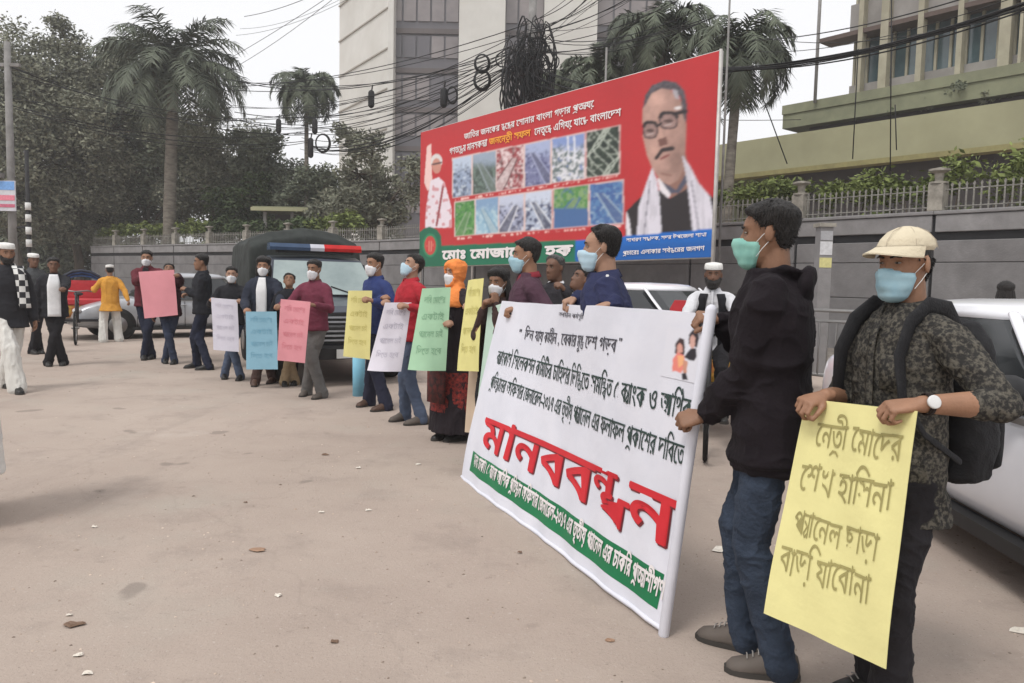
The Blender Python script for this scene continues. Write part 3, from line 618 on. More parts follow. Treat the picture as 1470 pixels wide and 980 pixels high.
pk = Soup(); pk.rings([[Vector((x, y, z)) for x, y in ((-w_, -.008), (w_, -.008), (w_, .008), (-w_, .008))] for z, w_ in ((0, .014), (.46, .014), (.49, .024), (.53, .003))])
pkm = pk.mesh('picket', False); pkmat = mk('railing_paint', L_((150, 148, 142)), L_((95, 92, 86)), scale=9, rough=.7, dirt=.4); pkm.materials.append(pkmat)
t = -6.9; np_ = 0; far = Soup()
while t < TW - .1:
    P, d = wl(t)
    if t < 20:
        if np_ < 215: 
            o = obj('picket', pkm, None, wall); o.location = (P.x - WL[1].x, P.y - WL[1].y, 2.9); o.rotation_euler = (0, 0, math.atan2(d.y, d.x)); np_ += 1
    else:
        Mz = Matrix.Rotation(math.atan2(d.y, d.x), 3, 'Z'); far.box((P.x - WL[1].x, P.y - WL[1].y, 3.15), (.03, .016, .5), Mz)
    t += .127
fo_ = obj('picket', far.mesh('p', False), pkmat, wall); stuff(fo_)
for z in (2.98, 3.3):
    q = Soup(); q.tube([Vector((wl(t)[0].x - WL[1].x, wl(t)[0].y - WL[1].y, z)) for t in np.linspace(-6.9, TW, 40)], .014, n=6, up=(0, 0, 1)); obj('rail', q.mesh('rail', False), pkmat, wall)
# pavement with kerb in front of the wall
pv = Soup(); kb = Soup(); pts = [wl(t) for t in np.linspace(-6.9, TW, 30)]
rows, krows = [], []
for P, d in pts:
    n_ = Vector((-d.y, d.x, 0)); n_ = n_ if n_.dot(Vector((0, -1, 0))) > 0 else -n_; rows.append([P + n_ * .05 + Vector((0, 0, .0)), P + n_ * .05 + Vector((0, 0, .13)), P + n_ * 1.7 + Vector((0, 0, .13)), P + n_ * 1.7]); krows.append([P + n_ * u + Vector((0, 0, z)) for u, z in ((1.7, 0), (1.7, .14), (1.86, .14), (1.87, 0))])
pv.rings(rows, closed=False, cap=False); kb.rings(krows, closed=False, cap=False)
struct(obj('pavement', fixn(pv.mesh('pavement', False)), mk('pavement_slabs', L_((135, 128, 120)), L_((105, 98, 92)), scale=3, bump=.4, dirt=.4)))
struct(obj('kerb', fixn(kb.mesh('kerb', False)), mk('kerb_stone', L_((150, 145, 138)), L_((105, 100, 95)), scale=4, bump=.4, dirt=.4)))
# ------------------------------------------------------------------ foliage
def leafmat(name, c, c2, isl=.35): return mk(name, c, c2, scale=.5, rough=.65, spec=.25, island=isl, detail=2)
def leaves(s, centres, radii, n, size, rr, squash=.75, droop=0, dens=.55):
    """leaf-sized faces through ellipsoid clumps, thicker towards each clump's skin"""
    cum = np.cumsum([r ** 2 for r in radii]); cum = cum / cum[-1]; k = np.searchsorted(cum, rr.random(n)); C = np.array([tuple(c) for c in centres])[k]; RR = np.array(radii)[k]
    d = rr.normal(size=(n, 3)); d /= np.linalg.norm(d, axis=1)[:, None]; rad = RR * rr.random(n) ** dens * (1 + .22 * rr.normal(size=n) * (rr.random(n) < .35)); P = C + d * rad[:, None] * [1, 1, squash]
    u = rr.normal(size=(n, 3)) + d * .3; u[:, 2] = u[:, 2] * .6 - droop; u /= np.linalg.norm(u, axis=1)[:, None]; v = np.cross(u, rr.normal(size=(n, 3))); v /= np.linalg.norm(v, axis=1)[:, None]
    L0 = size * (.6 + .9 * rr.random(n))[:, None]; W0 = L0 * .42
    V = np.stack([P - u * L0 * .5, P + v * W0 * .5, P + u * L0 * .5, P - v * W0 * .5], 1).reshape(-1, 3); s.leaf = getattr(s, 'leaf', []) + [V]
def leafmesh(s, name):
    V = np.concatenate(s.leaf).astype(np.float32); n = len(V); me = bpy.data.meshes.new(name); me.vertices.add(n); me.vertices.foreach_set('co', V.ravel()); me.loops.add(n); me.loops.foreach_set('vertex_index', np.arange(n, dtype=np.int32)); me.polygons.add(n // 4); me.polygons.foreach_set('loop_start', np.arange(0, n, 4, dtype=np.int32)); me.polygons.foreach_set('loop_total', np.full(n // 4, 4, np.int32)); me.update(calc_edges=True); me.validate(); return me
bark = mk('bark', L_((105, 96, 84)), L_((62, 55, 48)), scale=4, rough=.95, bump=.8, stretch=(1, 1, .3))
def broad_tree(label, base, h, crown, n, size, mat, seed, group=None, trunk_r=.22, nm='broadleaf_tree', cr=(.35, .55)):
    """crown: list of (dx,dy,z,r) big masses, each broken into smaller clumps"""
    rr = np.random.default_rng(seed); root = thing(nm, label, 'tree', base, 0, group); tr = Soup(); t0 = Vector((0, 0, 0)); top = Vector((rr.normal() * .3, rr.normal() * .3, h * .45))
    tr.tube([t0 - Vector((0, 0, .1)), t0.lerp(top, .5) + Vector((.1, .05, 0)), top], [trunk_r * 1.25, trunk_r, trunk_r * .8], n=9, round_=False); obj('trunk', tr.mesh('trunk'), bark, root)
    cs, rs = [], []; br = Soup()
    for dx, dy, z, r_ in crown:
        c0 = Vector((dx, dy, z)); br.tube([top - Vector((0, 0, .3)), top.lerp(c0, .5) + Vector((0, 0, -.1 * r_)), c0], [trunk_r * .5, trunk_r * .3, trunk_r * .1], n=6, round_=False)
        for _ in range(int(7 + r_ * 5)):
            d = rr.normal(size=3); d /= np.linalg.norm(d); e = c0 + Vector(d * [1, 1, .8]) * r_ * rr.uniform(.45, 1.0); k = r_ * rr.uniform(*cr); cs.append(e); rs.append(k); br.tube([c0, c0.lerp(e, .6) + Vector((0, 0, .1)), e], [trunk_r * .16, trunk_r * .1, .015], n=4, round_=False)
    obj('limbs', br.mesh('limbs'), bark, root); lv = Soup(); leaves(lv, cs, rs, n, size, rr); obj('crown', leafmesh(lv, 'crown'), mat, root); return root
LM1 = leafmat('leaf_dark', (.185, .205, .145), (.088, .102, .072)); LM2 = leafmat('leaf_olive', (.26, .265, .195), (.125, .13, .095)); LM3 = leafmat('leaf_green', (.075, .105, .042), (.035, .05, .022)); LMH = leafmat('leaf_hedge', (.21, .25, .075), (.075, .10, .03)); LMP = leafmat('leaf_palm', (.13, .15, .105), (.055, .065, .048), .3)
def atg(px, Y): p = AT(px, 400, Y); return Vector((p.x, p.y, 0))
def low(px, n): return [(px - 30, 300, 1.6), (px + 30, 318, 1.4), (px, 335, 1.2)][:n]
TREES = [ # label, px, Y, crown [(px, py, r)], leaves, mat
    ('large dark broadleaf tree at the left edge of the picture, behind the leaning pole', 30, 36, [(-45, 120, 2.6), (20, 100, 2.4), (60, 150, 2.6), (-10, 210, 2.6), (60, 240, 2.4), (30, 300, 2.0)], 26000, LM2),
    ('tall leafy tree with a spiky top left of the big palm', 115, 39, [(95, 60, 1.2), (130, 115, 2.2), (90, 175, 2.6), (150, 190, 2.4), (120, 250, 2.6), (165, 75, 1.1), (85, 30, .7)], 24000, LM2),
    ('broad dark tree directly behind the grey trunk of the big palm', 215, 41, [(175, 140, 2.2), (215, 170, 2.6), (200, 240, 2.8), (255, 250, 2.6), (150, 280, 2.2), (235, 300, 1.8), (215, 95, 1.3)], 24000, LM1),
    ('round olive tree between the two palms', 310, 40, [(290, 190, 1.7), (320, 230, 2.1), (350, 255, 1.7), (300, 270, 2.2), (275, 215, 1.6)], 15000, LM2),
    ('dark round tree under the small palm', 392, 44, [(375, 225, 1.6), (400, 260, 1.9), (360, 275, 1.7), (350, 205, 1.1)], 11000, LM1),
    ('low dark tree between the small palm and the tower', 470, 42, [(455, 262, 1.5), (490, 285, 1.6), (520, 300, 1.4), (430, 290, 1.3)], 10000, LM1),
    ('thin loose tree against the foot of the pale tower', 530, 38, [(535, 215, 1.2), (515, 250, 1.2), (550, 260, 1.1), (590, 250, 1.3), (500, 190, .8), (570, 290, 1.4)], 6500, LM2),
    ('bright green bushy tree beside the palm trunk', 365, 36, [(352, 285, .9), (368, 262, .7), (340, 300, .8)], 3500, LM3)]
for i, (lb, px, Y, cr_, n_, mt) in enumerate(TREES):
    if i in (0, 1, 2, 3, 7): Y += 6; cr_ = [(a, b, r * 1.15) for a, b, r in cr_]
    b0 = atg(px, Y); cw = []
    for j, (x, y, r_) in enumerate(cr_ + low(px, 3)): p = AT(x, y, Y + (j % 3 - 1) * 1.4); cw.append((p.x - b0.x, p.y - b0.y, p.z, r_))
    broad_tree(lb, b0, 9, cw, int(n_ * 2.1), .215, mt, 40 + i, 'trees behind the wall', .26)
for i, (px, Y, r_) in enumerate(((-60, 52, 3.0), (20, 56, 3.2), (75, 50, 2.6), (118, 54, 2.8))):
    b0 = atg(px, Y); p = AT(px, 300, Y); broad_tree(['low dark tree beyond the end of the wall, at the far left edge', 'low dark tree beyond the end of the wall, behind the sign pole', 'low dark tree beyond the end of the wall, behind the suited man', 'low dark tree beyond the end of the wall, behind the rickshaw'][i], b0, 6, [(0, 0, p.z, r_), (-1.5, 0, p.z - 2, r_ * .8), (1.8, 0, p.z - 2.4, r_ * .8), (0, 0, 1.6, 1.8), (2.2, 1, 1.5, 1.5), (-2.2, 0, 1.4, 1.5)], 14000, .30, LM1, 80 + i, 'trees beyond the end of the wall', .22)
def palm(label, px, Y, crown_px, L0, nf, seed, tr=.2, grey=True, group='palms behind the wall', droop=1.0):
    rr = random.Random(seed); top = AT(crown_px[0], crown_px[1], Y); b0 = atg(px, Y); root = thing('palm_tree', label, 'palm tree', b0, 0, group); tp = top - b0; s = Soup()
    hh = tp.z; ps = [Vector((tp.x * (k / 12) ** 1.5, tp.y * k / 12, hh * k / 12 - (.2 if k == 0 else 0))) for k in range(13)]
    s.tube(ps, [tr * (1.25 if k == 0 else 1.0 + .05 * (k % 2) - .25 * k / 12) for k in range(13)], n=10, round_=False); obj('trunk', s.mesh('trunk'), mk('palm_trunk', L_((128, 122, 112)), L_((88, 82, 74)), scale=3, bump=.5, stretch=(1, 1, 3)), root)
    s = Soup(); s.tube([ps[-1] - Vector((0, 0, .9)), ps[-1] - Vector((0, 0, .3)), ps[-1] + Vector((0, 0, .15))], [tr * .85, tr * 1.0, tr * .3], n=10); obj('crownshaft', s.mesh('crownshaft'), LM3, root)
    for f in range(nf):
        a = f * 2.39996 + rr.uniform(-.2, .2); el = R(78 - 92 * (f / nf) + rr.uniform(-8, 8)); L1 = L0 * rr.uniform(.85, 1.1); P = ps[-1] + Vector((0, 0, -.15)); hd = Vector((math.cos(a), math.sin(a), 0)); pts = [P.copy()]; nseg = 13
        for k in range(nseg): pts.append(pts[-1] + (hd * math.cos(el) + Vector((0, 0, math.sin(el)))) * (L1 / nseg)); el -= R(7.5 * droop) * (1 + .07 * k)
        fs = Soup(); fs.tube(pts, [.035 * (1 - k / (nseg + 1.5)) + .006 for k in range(nseg + 1)], n=4, round_=False)
        for k in range(2, nseg + 1):
            for h_ in (0, .2, .4, .6, .8):
                if k == nseg and h_ > 0: continue
                p = pts[k - 1].lerp(pts[k], h_); tg = (pts[k] - pts[k - 1]).normalized(); sd = tg.cross(Vector((0, 0, 1)))
                if sd.length < .05: sd = hd.cross(Vector((0, 0, 1)))
                sd.normalize(); ll = L0 * .24 * math.sin(math.pi * (k + h_) / (nseg + 1.6)) ** .6 * rr.uniform(.75, 1.15)
                for sg in (-1, 1):
                    dr = (sd * sg * .8 + tg * .65 + Vector((0, 0, rr.uniform(-.75, .25)))).normalized(); w_ = tg * (.034 + .006 * L0); q1 = p + dr * ll * .5 + Vector((0, 0, -.02)); q2 = p + dr * ll + Vector((0, 0, -.22 * ll))
                    k0 = len(fs.V); fs.add([p - w_ * .5, p + w_ * .5, q1 + w_ * .6, q1 - w_ * .6, q2], [(0, 1, 2, 3), (3, 2, 4)])
        obj('frond', fs.mesh('frond', False), LMP, root)
    return root
palm('tall palm with a thick pale trunk and a large shaggy crown at the left', 242, 39.5, (250, 100), 4.5, 50, 1, .34, droop=.82)
palm('smaller slender palm standing alone against the sky left of the tower', 440, 40, (440, 125), 2.5, 34, 2, .13, droop=1.2)
palm('dark palm whose crown hangs over the upper right corner of the billboard', 1036, 27, (1062, 70), 2.9, 38, 3, .2, droop=1.2)
palm('palm with a dark crown above the billboard, left of its right edge', 950, 29, (948, 48), 2.9, 34, 4, .18, droop=1.1)
palm('low palm peeping over the middle of the billboard', 862, 30, (858, 104), 2.1, 28, 5, .16, droop=1.0)
palm('small drooping palm just right of the cable tangle', 800, 31, (800, 118), 1.8, 26, 6, .15, droop=1.3)
# hedge plants along the wall, each stretch one shrub
rr = np.random.default_rng(5)
def shrub(label, P, blobs, n, size, mat, nm='shrub', group='shrubs along the top of the wall'):
    root = thing(nm, label, 'shrub', P, 0, group); s = Soup(); st = Soup(); cs = [Vector(b[:3]) for b in blobs]; rs = [b[3] for b in blobs]
    for c in cs: st.tube([Vector((c.x * .6, c.y * .6, 0)), c * .7, c], [.03, .02, .01], n=5, round_=False)
    leaves(s, cs, rs, n, size, rr, squash=.8, dens=.6); obj('foliage', leafmesh(s, 'foliage'), mat, root); obj('stems', st.mesh('stems'), bark, root); return root
GRP = 'shrubs planted behind the wall railing'
t = -6; SHL = ['at the far right edge, highest of all', 'right of the pale pillar with the lamp cap', 'between the two nearest pillars', 'around the pillar left of the cream cap', 'above the hooded man', 'just right of the billboard', 'behind the billboard edge', 'above the light bar of the truck', 'between the truck and the billboard', 'beside the kiosk roof', 'under the small palm', 'right of the big palm trunk', 'at the foot of the big palm', 'left of the big palm trunk', 'at the last pillar, far left end of the wall', 'beyond the last pillar']; shi = 0
while t < TW:
    P, d = wl(t); n_ = Vector((d.y, -d.x, 0)); n_ = n_ if n_.y > 0 else -n_; vis = t < 10.5 or t > 23
    if vis:
        big = t < -.5; near = t < 12; far_ = t > 30; bl = []
        for k in range(7):
            u = (k - 3) * .42 + rr.uniform(-.1, .1); bl.append((d.x * u + n_.x * rr.uniform(0, .5), d.y * u + n_.y * rr.uniform(0, .5), (3.75 if big else 3.5 if near else 3.5 + .3 * rr.random()) + rr.uniform(-.12, .25) , rr.uniform(.3, .48) * (1.25 if big else 1)))
        bl += [(b[0], b[1], 2.75, .4) for b in bl[::2]]
        P2 = P + n_ * .55
        shi += 1; shrub('yellow green shrub over the railing, ' + SHL[shi - 1], P2, bl, 2600 if near else 1700, .13 if near else .2, LMH if (near or (int(t) % 3)) else LM3, group=GRP)
    t += 2.6
# ------------------------------------------------------------------ pale tower block far behind
beige = mk('tower_beige', L_((204, 202, 196)), L_((190, 187, 180)), scale=.25, rough=.85, bump=.1, dirt=.15); tglass = mk('tower_glass', L_((96, 92, 96)), L_((78, 76, 82)), scale=.12, rough=.3, spec=.6); tpane = mk('tower_pane', L_((140, 132, 130)), L_((108, 102, 104)), scale=.2, rough=.25, spec=.6); tspan = mk('tower_spandrel', L_((98, 90, 88)), L_((80, 74, 74)), scale=.2, rough=.6)
twp = AT(600, 400, 74); tower = thing('tower_block', 'tall office tower of pale beige piers and dark glass bays behind the billboard', 'building', (twp.x, 74, 0)); T0 = Vector(tower.location)
def px2x(px, Y): return AT(px, 300, Y).x
def prism(name, x0, x1, y0, y1, z0, z1, mat, parent, org):
    q = Soup(); q.box(((x0 + x1) / 2 - org.x, (y0 + y1) / 2 - org.y, (z0 + z1) / 2 - org.z), (x1 - x0, y1 - y0, z1 - z0)); return obj(name, q.mesh(name, False), mat, parent)
FH = 3.6; ZT = 46
for a, b_ in ((655, 720), (775, 850)):
    prism('pier', px2x(a, 72), px2x(b_, 72), 72, 84, 0, ZT, beige, tower, T0)
q = Soup(); xa, xb = px2x(485, 82), px2x(555, 72); q.rings([[Vector((x, y, z)) - T0 for x, y in ((xa, 84), (xa, 82.5), (xb - .02, 72), (xb + .5, 72), (xb + .5, 84))] for z in (0, ZT)]); obj('side_wall', fixn(q.mesh('side_wall', False)), beige, tower)
for k in range(1, 12):
    q = Soup(); z = k * FH + .9; q.box((0, 0, 0), (math.hypot(xb - xa, 10.5), .12, .12), Matrix.Rotation(math.atan2(-10.5, xb - xa), 3, 'Z')); q.V = [(v[0] + (xa + xb) / 2 - .06 - T0.x, v[1] + 77.2 - T0.y, v[2] + z) for v in q.V]; obj('string_course', q.mesh('s', False), mk('tower_joint', L_((165, 160, 150))), tower)
for a, b_, n_ in ((555, 655, 5), (720, 775, 3), (850, 942, 4)):
    x0, x1 = px2x(a, 73.2), px2x(b_, 73.2); prism('glass_bay', x0, x1 if b_ != 942 else px2x(942, 73), 73.6, 83, 0, ZT, tglass, tower, T0); cw = (x1 - x0) / n_
    for f in range(2, 12):
        z0 = f * FH
        prism('spandrel', x0 + .02, x1 - .02, 73.3, 73.6, z0 + 2.7, z0 + 3.15, tspan, tower, T0)
        for c in range(n_):
            prism('window_pane', x0 + c * cw + .09, x0 + (c + 1) * cw - .09, 73.42, 73.6, z0 + .25 + (.0 if f % 2 else .3), z0 + 2.5, tpane if (f + c // 3) % 3 else tglass, tower, T0)
# ------------------------------------------------------------------ olive and grey office building at right
CB = Vector((14.43, 34, 0)); ob_ = thing('office_building', 'olive yellow and grey office building with fins and green glass behind the wall at right', 'building', CB)
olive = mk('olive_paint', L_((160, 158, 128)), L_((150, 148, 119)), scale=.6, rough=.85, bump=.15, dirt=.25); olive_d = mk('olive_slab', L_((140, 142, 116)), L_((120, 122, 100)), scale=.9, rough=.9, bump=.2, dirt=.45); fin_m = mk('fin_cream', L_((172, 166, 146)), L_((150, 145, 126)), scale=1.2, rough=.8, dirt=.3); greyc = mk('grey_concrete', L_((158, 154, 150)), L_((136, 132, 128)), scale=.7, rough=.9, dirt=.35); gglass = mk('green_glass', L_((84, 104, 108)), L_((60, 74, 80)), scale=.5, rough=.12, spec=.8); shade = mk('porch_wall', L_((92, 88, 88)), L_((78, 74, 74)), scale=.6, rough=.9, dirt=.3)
DI = -SD; AN = math.atan2(DI.y, DI.x); RB = Matrix.Rotation(AN, 3, 'Z')
def bb(name, t0, t1, o0, o1, z0, z1, mat, bev=0):
    """box along the facade: t metres to the right of the corner, o metres behind (+) or in front (-) of it"""
    q = Soup(); c = Vector(((t0 + t1) / 2, (o0 + o1) / 2, (z0 + z1) / 2)); q.box((0, 0, 0), (t1 - t0, o1 - o0, z1 - z0)); q.V = [tuple(RB @ (Vector(v) + c)) for v in q.V]; return obj(name, q.mesh(name, False), mat, ob_)
# RB x axis runs to the right along the facade, its y axis points away from the street
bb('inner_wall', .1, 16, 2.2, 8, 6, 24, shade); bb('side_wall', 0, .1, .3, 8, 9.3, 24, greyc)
for z0, z1, m_, o0 in ((9.3, 10.15, greyc, -.05), (12.3, 13.5, greyc, -.25), (16.6, 17.8, greyc, -.25), (20.8, 22, greyc, -.25)): bb('spandrel', -.02, 16, o0, .5, z0, z1, m_)
bb('ledge', -1.2, 16, -.6, .4, 12.12, 12.3, mk('ledge_brown', L_((96, 82, 76))))
tt = 0.0; k = 0
while tt < 9.4:
    for z0, z1 in ((10.15, 12.12), (13.5, 16.6), (17.8, 20.8)):
        w_ = .56; gl = bb('window_pane', tt + .05, tt + w_ - .05, .32, .38, z0 + .02, z1 - .02, gglass)
    bb('mullion', tt - .05, tt + .05, .22, .42, 10.15, 12.12, fin_m); bb('mullion', tt - .05, tt + .05, .22, .42, 13.5, 16.6, fin_m); tt += .56; k += 1
for t0, w_ in ((.64, .2), (1.65, .32), (3.08, .22), (4.55, .2), (6.1, .38), (6.62, .1), (8.0, .3), (9.4, .24)): bb('fin', t0 - w_ / 2, t0 + w_ / 2, -.62, -.26, 9.31, 24, fin_m)
bb('planter_slab', -2.0, 16, -1.9, 2.1, 8.35, 9.28, olive_d); bb('planter_lip', -2.02, 16, -1.96, -1.9, 8.95, 9.34, olive_d)
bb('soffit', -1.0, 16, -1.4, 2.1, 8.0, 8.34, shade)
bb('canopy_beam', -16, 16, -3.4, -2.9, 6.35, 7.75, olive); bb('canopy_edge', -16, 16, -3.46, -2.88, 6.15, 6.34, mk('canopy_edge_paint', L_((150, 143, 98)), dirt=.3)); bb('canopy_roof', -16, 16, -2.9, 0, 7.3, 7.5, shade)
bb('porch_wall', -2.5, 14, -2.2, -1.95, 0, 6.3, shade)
bb('end_wall', -16, -2.5, -1.2, -1.0, 0, 7.2, olive_d)
pp = AT(1169, 163, 33); q = Soup(); q.tube([Vector((pp.x, 33, 9.2)), Vector((pp.x, 33, 17))], .07, n=10, round_=False); tag(obj('pipe_mast', q.mesh('m'), mk('mast_grey', L_((150, 148, 146)))), 'plain grey pipe mast standing on the left end of the planter slab', 'mast')
# plants on the slab
for lb, px, py, r_, n_, mt in (('small dark leafy tree in the planter on the office slab', 1385, 128, .55, 1300, LM1), ('low shrub in the planter left of the small tree', 1330, 150, .35, 500, LM2), ('low shrub in the planter right of the small tree', 1430, 138, .38, 500, LM2), ('trailing weed at the left part of the planter', 1280, 160, .3, 350, LM3)):
    t_ = ((px - 735) / 1100 * 32.2 - 13.2) / (.632 + .775 * (px - 735) / 1100); P = CB + DI * t_ - SN * 1.5; P.z = 9.25; z = ZAT(px, py, P) - 9.25
    r0 = thing('planter_tree' if n_ > 1000 else 'planter_shrub', lb, 'plant', P); s = Soup(); st = Soup(); bl = [Vector((rr.uniform(-r_, r_) * 1.2, rr.uniform(-r_, r_), z + rr.uniform(-.35, .35) * r_)) for _ in range(9)]
    for b in bl: st.tube([Vector((0, 0, 0)), Vector((0, 0, z * .5)), b], [.04, .03, .01], n=5, round_=False)
    leaves(s, bl, [r_ * .5] * 9, n_, .12, rr); obj('foliage', leafmesh(s, 'foliage'), mt, r0); obj('stems', st.mesh('st'), bark, r0)
# kiosk with a flat olive roof behind the wall
kp = atg(430, 37.5); kz = ZAT(430, 300, kp); kr = thing('kiosk', 'small kiosk with an overhanging olive roof behind the wall, above the truck', 'kiosk', kp)
w_ = 1.95; prism('roof', kp.x - w_, kp.x + w_ * .85, 36.5, 39, kz - .13, kz + .02, olive_d, kr, kp); prism('roof_edge', kp.x - w_ - .05, kp.x + w_ * .85 + .05, 36.4, 36.5, kz - .2, kz - .03, olive, kr, kp); q = Soup(); q.slab([(w_ * .85 + .05, -1.05, kz - .03), (w_ * .85 + .5, -1.05, kz - .35), (w_ * .85 + .5, -1.05, kz - .45), (w_ * .85 + .05, -1.05, kz - .2)], (0, 2.4, 0)); obj('roof_tail', q.mesh('q', False), olive_d, kr)
for x in (-1.5, -.2, 1.2): prism('post', kp.x + x - .07, kp.x + x + .07, 36.9, 37.04, 0, kz - .2, greyc, kr, kp)
prism('back_wall', kp.x - 1.5, kp.x + 1.4, 38.5, 38.7, 0, kz - .2, shade, kr, kp)
# ------------------------------------------------------------------ printed sheets: billboard, banner, placards
def solve_uv(surf, px, py):
    u = v = .5
    for _ in range(14):
        p0 = PIX(surf(u, v)[0]); pu = PIX(surf(u + .01, v)[0]); pv = PIX(surf(u, v + .01)[0])
        a, b_, c, d = (pu[0] - p0[0]) / .01, (pv[0] - p0[0]) / .01, (pu[1] - p0[1]) / .01, (pv[1] - p0[1]) / .01; e, f = px - p0[0], py - p0[1]; D_ = a * d - b_ * c
        u += max(-.4, min(.4, (e * d - b_ * f) / D_)); v += max(-.4, min(.4, (a * f - c * e) / D_))
    return u, v
def quadsurf(TL, TR, BR, BL, wave=None, side=-1):
    TL, TR, BR, BL = map(Vector, (TL, TR, BR, BL)); N = (TR - TL).cross(BL - TL).normalized(); N = N if N.dot(Vector((0, 0, CAMZ)) - TL) > 0 else -N
    def f(u, v):
        p = TL.lerp(TR, u).lerp(BL.lerp(BR, u), 1 - v)
        if wave: p = p + N * wave(u, v)
        return p, N
    return f
def sheet(name, surf, nu, nv, mat, parent, thick=.002, u0=0, u1=1, v0=0, v1=1, off=0.0, col=None):
    s = Soup(); rows = [[(lambda q: q[0] + q[1] * off)(surf(u0 + (u1 - u0) * i / nu, v0 + (v1 - v0) * j / nv)) for i in range(nu + 1)] for j in range(nv + 1)]
    s.rings(rows, cap=False, closed=False); me = s.mesh(name)
    if col is not None:
        P = np.array([PIX(p) for r in rows for p in r]); C = col(P).reshape(nv + 1, nu + 1, 3)
        for ax in (0, 1, 0, 1): pd = np.pad(C, [(1, 1) if a == ax else (0, 0) for a in range(3)], mode='edge'); C = (np.take(pd, range(0, C.shape[ax]), ax) + 2 * C + np.take(pd, range(2, C.shape[ax] + 2), ax)) / 4
        C = C.reshape(-1, 3); at = me.color_attributes.new('print', 'FLOAT_COLOR', 'POINT'); at.data.foreach_set('color', np.concatenate([C, np.ones((len(C), 1))], 1).astype(np.float32).ravel())
    o = obj(name, me, mat, parent)
    if thick:
        me.polygons.foreach_set('use_smooth', [False] * len(me.polygons)); md = o.modifiers.new('s', 'SOLIDIFY'); md.thickness = thick; md.offset = 0
    return o
def textline(surf, t, a, b_, top, bold=.0, jit=0):
    u0, v0 = solve_uv(surf, *a); u1, v1 = solve_uv(surf, *b_); _, vt = solve_uv(surf, *top); return (t, u0, u1, v0, vt - v1, bold, jit, v1)
def pip(P, poly):
    x, y = P[:, 0], P[:, 1]; r = np.zeros(len(P), bool); n = len(poly)
    for i in range(n):
        (x1, y1), (x2, y2) = poly[i], poly[(i + 1) % n]
        if y1 == y2: continue
        c = ((y1 > y) != (y2 > y)) & (x < (x2 - x1) * (y - y1) / (y2 - y1) + x1); r ^= c
    return r
def sline(P, a, b_, w_):
    a, b_ = np.array(a, float), np.array(b_, float); d = b_ - a; t = np.clip(((P - a) @ d) / (d @ d), 0, 1); return np.linalg.norm(P - a - t[:, None] * d, axis=1) < w_
def rgb(*c): return np.array(L_(c))
